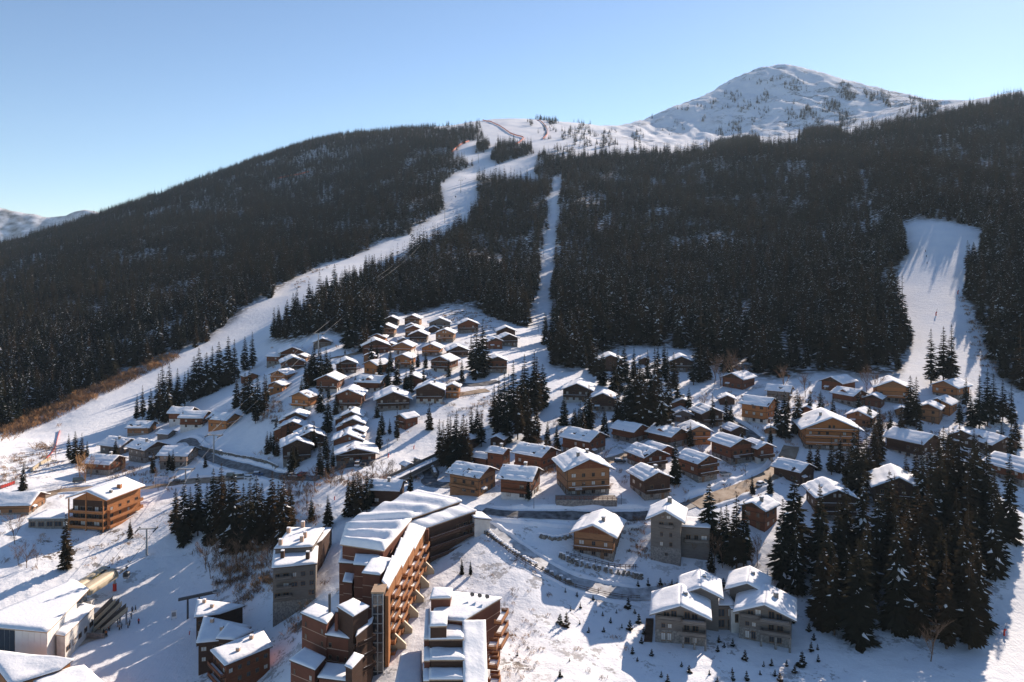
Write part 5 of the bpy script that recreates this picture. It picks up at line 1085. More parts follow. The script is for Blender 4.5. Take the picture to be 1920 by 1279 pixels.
for j in range(4):                               # four thin-crowned trees of the forest front share their crown with the mass behind
    i = order[nfront+j]; lab = ('feathery', 'narrow', 'ragged', 'sparse')[j]+' spruce just behind the front rank of the forest edge'
    o = empty('spruce_tree', (fx[i], fy[i], float(gz(fx[i], fy[i]))-.15), 0, lab, 'tree', 'trees: '+lab, (fh[i]/20,)*3); link('trunk', TRUNK, o); far_proto.append(link('crown', LITE[j], o))
rest = order[nfront+4:]
def scatter(name, X, Y, Hs, objs, label, cat, base=20.0, lift=-.3, wid=(.85,1.2), weights=None):
    n = len(X); m_ = bpy.data.meshes.new(name); m_.vertices.add(n)
    m_.vertices.foreach_set('co', np.stack([X, Y, gz(X, Y)+lift], 1).ravel().astype(np.float32))
    def at(nm, t, v, k): a = m_.attributes.new(nm, t, 'POINT'); a.data.foreach_set(k, v)
    sc = np.asarray(Hs)/base; w_ = sc*RNG.uniform(wid[0], wid[1], n)
    at('size', 'FLOAT_VECTOR', np.stack([w_, w_, sc], 1).ravel().astype(np.float32), 'vector')
    at('turn', 'FLOAT_VECTOR', np.stack([RNG.normal(0,.03,n), RNG.normal(0,.03,n), RNG.uniform(0,6.283,n)], 1).ravel().astype(np.float32), 'vector')
    at('pick', 'INT', RNG.choice(len(objs), n, p=weights).astype(np.int32), 'value')
    o = link(name, m_); tag(o, label, cat, kind='stuff')
    ng = bpy.data.node_groups.new(name, 'GeometryNodeTree'); ng.interface.new_socket('Geometry', in_out='INPUT', socket_type='NodeSocketGeometry'); ng.interface.new_socket('Geometry', in_out='OUTPUT', socket_type='NodeSocketGeometry')
    nn = ng.nodes; gi = nn.new('NodeGroupInput'); go = nn.new('NodeGroupOutput'); ip = nn.new('GeometryNodeInstanceOnPoints'); ip.inputs['Pick Instance'].default_value = True
    jn = nn.new('GeometryNodeJoinGeometry')
    for ob in objs:
        oi = nn.new('GeometryNodeObjectInfo'); oi.transform_space = 'ORIGINAL'; oi.inputs['Object'].default_value = ob; oi.inputs['As Instance'].default_value = True
        ng.links.new(oi.outputs['Geometry'], jn.inputs[0])
    def na(nm, t): a = nn.new('GeometryNodeInputNamedAttribute'); a.data_type = t; a.inputs['Name'].default_value = nm; return a.outputs['Attribute']
    ng.links.new(gi.outputs[0], ip.inputs['Points']); ng.links.new(jn.outputs[0], ip.inputs['Instance']); ng.links.new(na('pick', 'INT'), ip.inputs['Instance Index'])
    ng.links.new(na('turn', 'FLOAT_VECTOR'), ip.inputs['Rotation']); ng.links.new(na('size', 'FLOAT_VECTOR'), ip.inputs['Scale'])
    ng.links.new(ip.outputs[0], go.inputs[0])
    md = o.modifiers.new('scatter', 'NODES'); md.node_group = ng
    return o
near_ = rest[fy[rest] < 800]; far_ = rest[fy[rest] >= 800]
scatter('forest', fx[near_], fy[near_], fh[near_], [proto[v] for v in sorted(proto)], 'dense dark spruce forest on the lower slopes', 'forest')
scatter('forest', fx[far_], fy[far_], fh[far_], far_proto, 'far dark spruce forest covering the upper hillsides', 'forest')
# scattered pines on the high snow
SP = [[(1180,245),(1240,205),(1330,195),(1420,140),(1500,150),(1560,200),(1480,250),(1300,285),(1190,285)], [(1480,235),(1560,150),(1700,180),(1790,195),(1700,235),(1560,260)], [(1000,245),(1060,222),(1170,236),(1180,285),(1050,290)], [(650,252),(760,236),(900,232),(905,262),(700,268)], [(985,225),(1020,216),(1060,230),(1000,240)]]
px_ = []; 
for poly, n, s_ in zip(SP, (330, 700, 190, 330, 80), (1, 2, 3, 4, 5)):
    xs = [p[0] for p in poly]; ys = [p[1] for p in poly]; c_ = 0
    a_ = RNG.uniform(min(xs), max(xs), n*30); b_ = RNG.uniform(min(ys), max(ys), n*30)
    k_ = pip(a_, b_, poly) & (fbm(a_/26, b_/18, 300+s_, 3) > .12); a_, b_ = a_[k_][:n], b_[k_][:n]; px_ += list(zip(a_, b_))
pts = [gp(a_, b_) for a_, b_ in px_]
pines = []
for j in range(2):
    g = gp(*((1385,262),(1512,236))[j]); lab = ('round-headed pine above the crest of the forest', 'round-headed pine high on the snowy mountainside')[j]
    o = empty('pine_tree', g, 0, lab, 'tree', None, (.8,.8,.9)); link('trunk', TRUNK, o); pines.append(link('crown', PINE[j], o))
X_ = np.array([p.x for p in pts]); Y_ = np.array([p.y for p in pts])
scatter('scattered_pines', X_, Y_, RNG.uniform(8, 19, len(pts)), pines+[far_proto[1]], 'scattered small pines on the high snow slopes', 'trees', 20, -.5)
# bare trees, thickets, shrubs
def bare_mesh(name, seed, H, material, spread=.6, depth=4, r0=.14, multi=1):
    rnd = random.Random(seed); mb = MB()
    def grow(p, d, L, r_, k):
        q = p+d*L; mb.tube(p, q, r_, r_*.62, 4 if k > 1 else 3)
        if k == 0: return
        for i in range(6 if k == depth else rnd.choice((3,4)) if k > 1 else 4):
            f_ = rnd.uniform(.22 if k == depth else .35, 1.0); a = p.lerp(q, f_)
            nd = (d+Vector((rnd.uniform(-1,1), rnd.uniform(-1,1), rnd.uniform(-.1,.75)))*spread).normalized()
            grow(a, nd, L*rnd.uniform(.52,.74), max(.02, r_*.5), k-1)
    for s_ in range(multi): grow(Vector((rnd.uniform(-.3,.3)*(multi-1), rnd.uniform(-.3,.3)*(multi-1), -.3)), Vector((rnd.uniform(-.25,.25)*multi*.5, rnd.uniform(-.25,.25)*multi*.5, 1)).normalized(), H*.5, r0, depth)
    return mb.mesh(name, material)
BARE = [bare_mesh('branches', 3, 10, M['twig']), bare_mesh('branches', 5, 10, M['twig'], .75), bare_mesh('branches', 8, 10, M['gold'], .55)]
BUSH = [bare_mesh('twigs', 13, 3, M['twig'], .9, 2, .05, 6), bare_mesh('twigs', 15, 3, M['gold'], .8, 2, .05, 6)]
def bare(px, py, h_px, v, lab, grp):
    g = gp(px, py); h = h_px*g.y/F; o = empty('bare_tree', g, random.uniform(0,6), lab, 'tree', grp, (h/10,)*3); link('branches', BARE[v], o)
def bares(lab, pts, v):
    for p in pts: bare(p[0], p[1], p[2], (v+random.randrange(2)) % 3 if v < 2 else 2, lab, 'bare trees: '+lab)
bares('leafless brown tree on the bank below the spruce belt', [(395,1085,60),(415,1075,70),(430,1095,60),(445,1070,65),(460,1080,55),(475,1065,60),(490,1075,55),(405,1060,50),(455,1050,60),(500,1060,50),(385,1065,60)], 0)
bares('leafless tree in the gully below the road', [(540,930,50),(560,935,55),(590,920,50),(620,915,45),(575,950,45),(640,905,40),(700,900,40),(720,905,45),(735,898,40)], 0)
bares('reddish larch by the sunlit dark red chalet', [(1352,725,60),(1372,715,65),(1340,720,55),(1388,722,55)], 0)
bares('reddish leafless tree behind the broad-roofed chalets', [(1318,775,45),(1625,740,60),(1640,745,55),(1510,745,50),(1470,735,55),(1240,815,45),(1225,805,40)], 0)
bares('bare ochre tree between the left houses', [(160,905,60),(150,900,50),(170,895,45),(105,860,30),(90,865,30),(230,890,35),(300,880,30),(290,905,30)], 2)
bares('bare tree on the slope below the hotel', [(50,1065,50),(35,1060,40),(70,1060,35),(28,1020,60)], 0)
bares('bare tree in front of the tall red-orange chalet', [(1075,900,40),(1130,885,45),(1118,890,35),(1290,870,40),(1315,865,35),(1060,880,35)], 0)
bares('bare tree beside the lane under the drag lift', [(1010,880,50),(1020,865,45),(1035,870,40),(985,870,45),(900,800,35),(930,785,30)], 0)
bares('bare tree at the foot of the roadside spruces', [(1355,1065,60),(1340,1055,55),(1410,1070,55),(1420,1060,60),(1300,1045,40)], 0)
bare(1745, 1240, 85, 1, 'frosted bare tree at the edge of the dense grove', None)
bare(305, 1190, 1, 0, 'thin bare sapling on the nursery slope', None) if False else None
# brown thicket along the left piste and other brush (uncountable)
bx_ = []
for poly, n in (([(0,830),(110,782),(230,722),(335,672),(330,662),(230,702),(120,755),(0,800)], 330), ([(0,860),(90,835),(110,870),(0,915)], 90), ([(555,545),(600,510),(640,495),(600,500),(550,535)], 40), ([(1800,560),(1815,540),(1850,640),(1870,700),(1840,690),(1815,620)], 110), ([(1480,745),(1530,735),(1560,760),(1480,780)], 30), ([(1010,850),(1060,870),(1060,895),(1000,885)], 50), ([(395,1050),(520,1050),(520,1110),(400,1120)], 110), ([(640,900),(760,880),(790,900),(650,930)], 70), ([(525,890),(600,905),(600,985),(540,990)], 90), ([(1180,975),(1210,970),(1215,1050),(1180,1040)], 60),
                 ([(530,1130),(620,1070),(600,1120),(545,1210)], 40), ([(960,1090),(1040,1120),(1000,1279),(950,1279)], 30), ([(830,575),(950,600),(940,625),(830,600)], 60), ([(860,770),(940,730),(930,790)], 30), ([(1230,1090),(1480,1080),(1490,1110),(1240,1112)], 60), ([(440,1150),(520,1090),(500,1080),(430,1130)], 40), ([(1050,880),(1110,870),(1100,900),(1050,905)], 40), ([(1270,850),(1330,850),(1330,885),(1270,880)], 40), ([(480,735),(530,745),(540,800),(480,790)], 60), ([(1590,780),(1660,785),(1650,840),(1580,830)], 60), ([(1640,770),(1700,780),(1700,810),(1640,800)], 40), ([(200,870),(330,890),(330,910),(200,905)], 60), ([(980,840),(1060,850),(1040,880),(980,870)], 60), ([(800,700),(870,715),(860,735),(800,725)], 30), ([(600,880),(720,890),(720,915),(610,915)], 50), ([(500,650),(930,640),(930,760),(760,830),(480,870)], 110), ([(1040,720),(1880,760),(1880,900),(1300,950),(1000,880)], 190), ([(0,930),(330,890),(400,950),(240,1060),(0,1080)], 50), ([(395,1040),(560,990),(560,1060),(430,1110)], 130), ([(905,1010),(1150,1100),(1200,1279),(930,1279)], 30)):
    xs = [p[0] for p in poly]; ys = [p[1] for p in poly]; a_ = RNG.uniform(min(xs), max(xs), n*12); b_ = RNG.uniform(min(ys), max(ys), n*12); k_ = pip(a_, b_, poly); bx_ += list(zip(a_[k_][:n], b_[k_][:n]))
pts = [gp(a_, b_) for a_, b_ in bx_]; pts = [p for p in pts if ok_place(p.x, p.y, -1)]
shr = []
for j, (q, lab) in enumerate((((372,1040), 'low leafless shrub on the bank below the spruce belt'), ((108,800), 'ochre leafless shrub at the forest margin by the left piste'))):
    g = gp(*q); o = empty('shrub', g, 0, lab, 'shrub'); shr.append(link('twigs', BUSH[j], o))
X_ = np.array([p.x for p in pts]); Y_ = np.array([p.y for p in pts]); big = np.array([4.6 if (CX+F*p.x/p.y) < 345 and p.y > 420 else 1.0 if p.y < 250 and p.x > -20 else 1.7 for p in pts])
scatter('thicket', X_, Y_, big*RNG.uniform(.7, 1.4, len(pts)), shr, 'brown leafless thicket along the piste and banks', 'thicket', 3.0, -.1, (.9,1.5))
# young conifers planted on the open slope
SAP = spruce_mesh('crown', 51, H=2.0, Rb=.62, levels=8, nb=6, snow=.15, z0=.1); STK = MB(); STK.tube((0,0,-.4), (0,0,1.5), .05, .02, 5); STKM = STK.mesh('trunk', M['bark'])
def sapling(px, py, hp, lab, grp):
    g = gp(px, py); h = hp*g.y/F; o = empty('young_conifer', g, random.uniform(0,6), lab, 'sapling', grp, (h/2*random.uniform(.8,1.15),)*2+(h/2,)); link('trunk', STKM, o); link('crown', SAP, o)
L1 = 'young conifer planted on the open slope left of the stone residences'; L2 = 'young conifer in the snow below the stone residences'; L3 = 'young conifer in the hedge row above the track'; L4 = 'young conifer between the right residence and the grove'
for p in ((1145,1168,10),(1130,1155,8),(1156,1150,7),(1178,1140,18),(1190,1150,8),(1198,1168,16),(1166,1178,8),(1181,1182,18),(1207,1190,14),(1104,1186,10),(1132,1185,9),(1203,1206,12),(1186,1225,12),(1222,1230,12),(1112,1125,9),(1082,1118,8),(1088,1140,10),(1070,1145,7),(1060,1110,8),(1062,1175,24),(1050,1170,18),(1087,1170,6),(970,1230,8),(1050,1270,14),(1252,1279,14),(1195,1240,8),(1068,1240,6)): sapling(*p, L1, 'saplings left')
for p in ((1348,1205,13),(1346,1222,12),(1358,1214,9),(1374,1212,14),(1397,1238,18),(1292,1262,14),(1278,1250,9),(1330,1265,9),(1432,1250,10),(1453,1268,12),(1374,1275,14),(1400,1275,16),(1425,1265,8),(1373,1262,10),(1345,1279,9),(1240,1270,11)): sapling(*p, L2, 'saplings below')
for p in ((1215,1098,14),(1238,1096,12),(1260,1099,12),(1273,1096,14),(1314,1099,14),(1336,1100,13),(1357,1100,15),(1370,1095,11),(1388,1098,12),(1196,1099,10),(1420,1105,12)): sapling(*p, L3, 'saplings row')
for p in ((1504,1250,26),(1517,1184,15),(1521,1222,18),(1526,1200,12),(1533,1218,10),(1534,1240,13),(1475,1250,12),(1462,1278,16),(1488,1168,12),(1447,1248,12),(1490,1262,14)): sapling(*p, L4, 'saplings grove')
# ------------------------------------------------------------------ gondola line
def pylon(px, py, top, label, arm, az, name='lift_pylon', r=.45, sheave=True, group=None, cat='pylon'):
    g = gp(px, py); h = (py-top)/F*g.y; o = empty(name, g, az, label, cat, group)
    mb = MB(); mb.tube((0,0,-2), (0,0,h), r, r*.6, 10); mb.build('pole', M['metal'], o)
    mb = MB(); mb.box(-arm,-.22,h-.1,arm,.22,h+.35); ca = mb.build('crossarm', M['metal'], o)
    if sheave:
        for s_ in (-1, 1):
            mb = MB(); mb.box(s_*arm-.16,-2.6,h-.35,s_*arm+.16,2.6,h-.11); st = mb.build('sheave_train', M['dkmetal'], ca)
            mb = MB()
            for k in range(6): mb.tube((s_*arm-.12,-2.3+k*.92,h-.22), (s_*arm+.12,-2.3+k*.92,h-.22), .3, .3, 10)
            mb.build('sheaves', M['dkmetal'], st)
        mb = MB(); mb.box(-arm,-.9,h+.352,arm,-.4,h+.42); mb.build('catwalk', M['metal'], ca)
    return g+V2(0,0,h), g
LINE = [(275,1042,992,'gondola pylon with long dark sheave trains on the open slope'), (348,908,880,'gondola pylon beside the gritted road below the banner'), (401,868,816,'slim gondola pylon by the asphalt hairpin'), (597,668,626,'gondola pylon above the spruce clump in the upper village'), (700,560,528,'gondola pylon rising from the forest gap'), (834,418,392,'gondola pylon at the left edge of the long piste'), (864,362,338,'gondola pylon on the middle of the long piste'), (897,306,284,'gondola pylon below the upper forest island')]
pts = [pz(205,1075,-105.5)]; P0 = gp(215,1108)
tops = []
for i, (px, py, tp, lab) in enumerate(LINE):
    nx_ = LINE[min(i+1, len(LINE)-1)]; pv = LINE[max(i-1, 0)]; a = gp(pv[0], pv[1]) if i else P0; b_ = gp(nx_[0], nx_[1]); dirv = (b_-a)
    az = math.atan2(-dirv.x, dirv.y); t, g = pylon(px, py, tp, lab, 3.1, az); tops.append((t, az))
t0, g0 = pylon(215, 1108, 1068, 'grey gondola pylon with red padding beside the station canopies', 3.1, math.atan2(-(tops[0][0]-P0).x, (tops[0][0]-P0).y))
mb = MB(); mb.tube(g0+V2(0,0,.05), g0+V2(0,0,2.4), .62, .62, 10); pad = tag(mb.build('pole_padding', M['red']), 'red padding wrapped round the foot of the station pylon', 'padding')
chain = [(pts[0], tops[0][1]), (t0, tops[0][1])]+tops
def rope(sgn, label):
    mb = MB(); prev = None
    for (a, za), (b_, zb4) in zip(chain[:-1], chain[1:]):
        pa = a+V2(math.cos(za), math.sin(za), 0)*3.1*sgn; pb = b_+V2(math.cos(zb4), math.sin(zb4), 0)*3.1*sgn; L = (pb-pa).length; n = max(4, int(L/12))
        for k in range(n):
            f0, f1 = k/n, (k+1)/n; p = pa.lerp(pb, f0); q = pa.lerp(pb, f1); sg = L*L*.00006; p.z -= 4*sg*f0*(1-f0); q.z -= 4*sg*f1*(1-f1); mb.tube(p, q, .07, .07, 5)
    tag(mb.build('haul_rope', M['metal']), label, 'cable')
rope(-1, 'haul rope of the gondola line on the piste side'); rope(1, 'haul rope of the gondola line on the village side')
def cabin(seg, f0, sgn, label):
    (a, za), (b_, zb4) = chain[seg], chain[seg+1]; pa = a+V2(math.cos(za), math.sin(za), 0)*3.1*sgn; pb = b_+V2(math.cos(zb4), math.sin(zb4), 0)*3.1*sgn; p = pa.lerp(pb, f0); L = (pb-pa).length; p.z -= 4*L*L*.00006*f0*(1-f0)
    o = empty('gondola_cabin', p, math.atan2(pb.y-pa.y, pb.x-pa.x), label, 'gondola')
    mb = MB(); mb.tube((0,0,.12), (0,0,-1.7), .07, .07, 6); mb.box(-.5,-.12,-.05,.5,.12,.2); mb.build('hanger', M['dkmetal'], o)
    def ring(z, sx, sy): return [(sx*math.copysign(abs(math.cos(t))**.5, math.cos(t)), sy*math.copysign(abs(math.sin(t))**.5, math.sin(t)), z) for t in [k*math.pi/8+.01 for k in range(16)]]
    mb = MB(); mb.prism(ring(-3.9,.75,.7), ring(-3.1,1.1,1.0)); bd = mb.build('body', M['metal'], o)
    mb = MB(); mb.prism(ring(-3.098,1.08,.98), ring(-2.05,1.0,.9)); mb.build('glazing', M['glass'], bd)
    mb = MB(); mb.prism(ring(-2.048,1.05,.95), ring(-1.7,.7,.6)); mb.build('roof', M['dkmetal'], o)
cabin(1, .06, 1, 'gondola cabin hanging beside the station pylon'); cabin(5, .42, 1, 'gondola cabin hanging in front of the dark forest above the village'); cabin(3, .5, -1, 'gondola cabin above the road hairpin') if False else None
cabin(7, .5, 1, 'gondola cabin high over the long piste')
DL = 'slim drag lift pylon with short arms in the straight forest aisle'
for px, py, tp in ((1009,622,598),(1014,545,522),(1019,482,463),(1024,444,428),(1030,400,386),(1038,350,338)): pylon(px, py, tp, DL, 1.6, 0, 'drag_lift_pylon', .2, False, 'drag lift pylons')
# nursery drag lift terminal
g = gp(352,1160); B = Bld('drag_lift_terminal', tuple(g), 'dark steel drag lift terminal with bullwheel above the nursery slope', 'ski lift')
mb = MB(); mb.tube(g+V2(0,0,-1), g+V2(0,0,6), .35, .3, 8); B.put(mb, 'mast', M['dkmetal']); mb = MB(); mb.bar(g+V2(-2.5,-1,6.6), g+V2(8,2.5,7.6), .9, .7); B.put(mb, 'beam', M['dkmetal'])
mb = MB(); mb.tube(g+V2(8,2.5,7.3), g+V2(8,2.5,7.5), 1.3, 1.3, 16); B.put(mb, 'bullwheel', M['metal'])
for k in (-1, 1): mb = MB(); mb.tube(g+V2(4+k,1.5+k,-1), g+V2(3,1.2,6.5), .15, .12, 6); B.put(mb, 'strut', M['dkmetal'])
g = gp(326,1162); o = empty('information_board', g, R(20), 'white information board on posts by the nursery lift', 'sign')
mb = MB(); mb.box(-.75,-.06,.4,.75,.06,2.9); bd = mb.build('board', M['white'], o); mb = MB(); mb.box(-.6,-.075,1.0,.6,-.062,2.3); mb.build('map_print', M['concrete'], bd)
for x in (-.6, .6): mb = MB(); mb.box(x-.05,.062,-.5,x+.05,.16,3.0); mb.build('post', M['dkmetal'], o)
# snow guns
def gun(px, py, hp, label):
    g = gp(px, py); s_ = hp*g.y/F/3.0; o = empty('snow_gun', g, 0, label, 'snow gun', None, (s_,)*3)
    mb = MB(); mb.tube((0,0,-.5), (0,0,1.6), .32, .3, 10); mb.build('padded_base', M['red'], o); mb = MB(); mb.tube((0,0,1.6), (.9,0,4.6), .07, .05, 6); mb.build('lance', M['dkmetal'], o)
    mb = MB(); mb.tube((-.1,0,1.7), (.5,0,2.3), .3, .36, 10); mb.build('fan_head', M['red'], o)
gun(1883,1192,16,'red padded snow gun beside the lower right piste'); gun(1796,552,9,'red snow gun by the shrubs at the edge of the right-hand piste'); gun(1755,592,9,'red snow gun standing alone on the right-hand piste'); gun(957,1165,.1,'x') if False else None
gun(728,858,9,'red snow gun at the near end of the bridge'); gun(776,842,8,'red snow gun at the far end of the bridge'); gun(355,1190,8,'red snow gun below the nursery lift terminal'); gun(627,937,8,'red marker gun on the pale track above the wavy building')
# ------------------------------------------------------------------ people
import bmesh
def body_mesh(pose):
    P = {'pelvis':(0,0,.95,.15), 'chest':(0,.02,1.32,.17), 'neck':(0,.03,1.5,.07), 'head':(0,.02,1.68,.115), 'crown':(0,.02,1.76,.09)}
    if pose == 0: lg = ((-.10,0,.9),(-.12,.03,.5),(-.13,0,.06),(-.13,-.16,.04)), ((.10,0,.9),(.12,-.02,.5),(.13,.04,.06),(.13,-.12,.04)); ar = ((-.22,.02,1.40),(-.30,-.02,1.12),(-.28,-.14,.88)), ((.22,.02,1.40),(.32,.0,1.12),(.33,-.1,.88))
    elif pose == 1: lg = ((-.10,0,.9),(-.12,-.18,.52),(-.13,-.2,.06),(-.13,-.36,.04)), ((.10,0,.9),(.12,.05,.5),(.13,.26,.1),(.13,.12,.04)); ar = ((-.22,.02,1.40),(-.30,.12,1.14),(-.28,.2,.92)), ((.22,.02,1.40),(.32,-.1,1.14),(.3,-.28,.98))
    else: lg = ((-.10,0,.85),(-.14,-.22,.5),(-.14,-.02,.1),(-.14,-.18,.06)), ((.10,0,.85),(.14,-.22,.5),(.14,-.02,.1),(.14,-.18,.06)); ar = ((-.22,-.1,1.3),(-.36,-.2,1.06),(-.32,-.42,.98)), ((.22,-.1,1.3),(.36,-.2,1.06),(.32,-.42,.98)); P.update({'pelvis':(0,.06,.88,.15), 'chest':(0,-.1,1.22,.17), 'neck':(0,-.15,1.4,.07), 'head':(0,-.18,1.57,.115), 'crown':(0,-.18,1.65,.09)})
    bm = bmesh.new(); sk = bm.verts.layers.skin.verify(); vs = {}
    def v(p, r_): q = bm.verts.new(p); q[sk].radius = (r_, r_); return q
    for k in P: vs[k] = v(P[k][:3], P[k][3])
    vs['pelvis'][sk].use_root = True
    for a, b_ in (('pelvis','chest'), ('chest','neck'), ('neck','head'), ('head','crown')): bm.edges.new((vs[a], vs[b_]))
    for L in lg:
        pr = vs['pelvis']
        for p, r_ in zip(L, (.11,.08,.06,.06)): q = v(p, r_); bm.edges.new((pr, q)); pr = q
    for L in ar:
        pr = vs['chest']
        for p, r_ in zip(L, (.085,.065,.05)): q = v(p, r_); bm.edges.new((pr, q)); pr = q
    m_ = bpy.data.meshes.new('body'); bm.to_mesh(m_); bm.free(); return m_, lg, P
JACK = {n: mat(n, c, tuple(min(1, x*1.3) for x in c), .8, 3) for n, c in (('red_jacket',(.45,.03,.02)), ('navy_jacket',(.02,.03,.07)), ('black_jacket',(.015,.015,.018)), ('orange_jacket',(.6,.16,.03)), ('grey_jacket',(.16,.17,.18)), ('tan_jacket',(.4,.27,.17)))}
PCACHE = {}
def person(px, py, pose, jacket, label, rz, skis=False):
    g = gp(px, py); o = empty('person', g+V2(0,0,.03), rz, label, 'person')
    m_, lg, P = body_mesh(pose); m_.materials.append(JACK[jacket]); b_ = link('body', m_, o)
    b_.modifiers.new('skin', 'SKIN').use_smooth_shade = True; sb = b_.modifiers.new('sub', 'SUBSURF'); sb.levels = 1; sb.render_levels = 1
    mb = MB()
    for L in lg: mb.tube(L[0], L[1], .145, .115, 8); mb.tube(L[1], L[2], .115, .10, 8)
    mb.build('trousers', JACK['black_jacket'], b_); h = Vector(P['head'][:3]); mb = MB()
    mb.tube(h+V2(0,0,.02), h+V2(0,0,.13), .155, .10, 10); mb.build('helmet', JACK['grey_jacket'], b_)
    mb = MB(); mb.tube(h+V2(0,-.10,-.02), h+V2(0,-.145,-.02), .06, .05, 8); mb.build('face', M['p'], b_)
    if skis:
        for x in (-.13, .13): mb = MB(); mb.box(x-.05,-.95,-.02,x+.05,.75,.025); mb.build('ski', JACK['navy_jacket'], o)
    for s_ in (() if not skis else (-1, 1)): mb = MB(); mb.tube((s_*.34,-.35,1.0), (s_*.4,-.1,.0), .015, .012, 5); mb.build('pole', M['metal'], o)
for a in ((248,1148,0,'navy_jacket','person in a navy jacket standing furthest up the slope by the ramp',.4), (254,1146,1,'black_jacket','person in black walking beside the one in navy',2.0), (246,1160,1,'navy_jacket','person in navy walking down towards the group of four',1.0), (260,1170,0,'red_jacket','person in a bright red jacket standing apart on the snow',.2),
          (243,1173,1,'grey_jacket','person in grey walking between the red jacket and the group',4.0), (240,1178,0,'tan_jacket','person in a tan jacket in the small group on the snow',2.4), (228,1179,1,'grey_jacket','person in grey leading the small group on the snow',4.2), (224,1182,0,'tan_jacket','person in tan beside the leading grey jacket',3.2), (199,1193,0,'orange_jacket','person in an orange jacket at the barrier end',.5),
          (194,1190,0,'black_jacket','person in black waiting behind the orange jacket',1.5), (161,1188,0,'orange_jacket','person in an orange jacket between barrier and station',1.1), (204,1183,1,'orange_jacket','person in orange walking along the barrier',2.2)): person(*a)
for a in ((1735,472,2,'black_jacket','skier in black highest on the right-hand piste',.3,True), (1737,482,2,'navy_jacket','skier in navy in the middle of the right-hand piste',-.2,True), (1738,494,2,'grey_jacket','skier in grey throwing up snow on the right-hand piste',.5,True), (1818,462,0,'black_jacket','skier in black by the trees right of the right-hand piste',0,True), (846,375,2,'black_jacket','skier in black on the sunlit middle of the long piste',0,True), (873,336,2,'red_jacket','skier in red near the top bend of the long piste',.4,True), (850,398,2,'navy_jacket','skier in navy on the shaded middle of the long piste',-.4,True)): person(*a)
# ------------------------------------------------------------------ cars
PAINT = {n: mat(n, c, None, .3, spec=.5) for n, c in (('white_paint',(.7,.7,.7)), ('dark_paint',(.03,.032,.036)), ('silver_paint',(.35,.36,.37)), ('blue_paint',(.03,.07,.16)), ('red_paint',(.35,.03,.03)))}
def car(px, py, rz, paint, label, van=False, snow=False):
    g = gp(px, py); o = empty('parked_car', g+V2(0,0,.26), rz, label, 'car', 'cars in the village')
    L, Wd = (4.9, 1.95) if van else (4.3, 1.8); x = L/2; hb = .95 if not van else 1.1; ht = 1.5 if not van else 2.1; mb = MB()
    pr = [(-x,.35),(x,.35),(x,.75),(x-.1,hb),(-x,hb)]
    mb.prism([(a,-Wd/2,z) for a, z in pr], [(a,Wd/2,z) for a, z in pr]); bd = mb.build('body', PAINT[paint], o)
    c0, c1, t0_, t1_ = (-x+.1, x-1.2, -x+.5, x-1.9) if not van else (-x+.02, x-.8, -x+.05, x-1.3)
    mb = MB(); w = Wd/2-.06; mb.prism([(c0,-w,hb+.002),(c1,-w,hb+.002),(c1,w,hb+.002),(c0,w,hb+.002)], [(t0_,-w+.16,ht-.06),(t1_,-w+.16,ht-.06),(t1_,w-.16,ht-.06),(t0_,w-.16,ht-.06)]); mb.build('cabin_glass', M['glass'], bd)
    mb = MB(); mb.box(t0_-.03,-w+.13,ht-.058,t1_+.03,w-.13,ht); rf = mb.build('roof', PAINT[paint], bd)
    if snow: mb = MB(); mb.box(t0_,-w+.16,ht+.002,t1_,w-.16,ht+.22); mb.build('snow', M['snow'], rf)
    for a in (-x+.8, x-.85):
        for s_ in (-1, 1):
            mb = MB(); mb.tube((a,s_*(Wd/2-.2),.33), (a,s_*(Wd/2+.02),.33), .33, .33, 12); wl = mb.build('wheel', M['dkmetal'], o); mb = MB(); mb.tube((a,s_*(Wd/2+.021),.33), (a,s_*(Wd/2+.035),.33), .19, .19, 10); mb.build('rim', M['metal'], wl)
    for s_ in (-.6, .6): mb = MB(); mb.box(x+.002,s_-.18,.62,x+.03,s_+.18,.78); mb.build('headlight', M['white'], o)
for a in ((436,897,.1,'dark_paint','dark van parked at the roadside beside the spruce belt',True), (450,898,.1,'silver_paint','silver van parked behind the dark van on the roadside',True,True), (468,899,.1,'white_paint','white car parked on the roadside near the bend'), (484,893,.1,'blue_paint','blue car parked just past the white roadside car',False,True), (334,906,.1,'dark_paint','dark car on the gritted road beside the banner'),
          (540,893,1.3,'dark_paint','dark car first in the row below the parking bay',False,True), (549,894,1.3,'silver_paint','silver car second in the row below the parking bay'), (558,894,1.3,'white_paint','white car third in the row below the parking bay',False,True), (567,893,1.3,'red_paint','red car last in the row below the parking bay'), (545,873,1.57,'white_paint','white van backed into the open parking bay',True), (671,874,1.57,'white_paint','white van parked under the long red balcony',True), (682,875,1.57,'dark_paint','dark car parked under the long red balcony'),
          (1162,869,.1,'dark_paint','dark car with snowy roof on the gritted lane',False,True), (1360,893,.2,'silver_paint','silver car beneath the dark red striped-roof chalets'), (1428,912,.6,'white_paint','pale car at the edge of the sunlit road',False,True), (148,905,.4,'dark_paint','dark car by the red-brown chalet above the hotel',True), (517,793,.2,'dark_paint','dark car in the drive of the brown stepped-roof chalet',False,True)): car(*a)
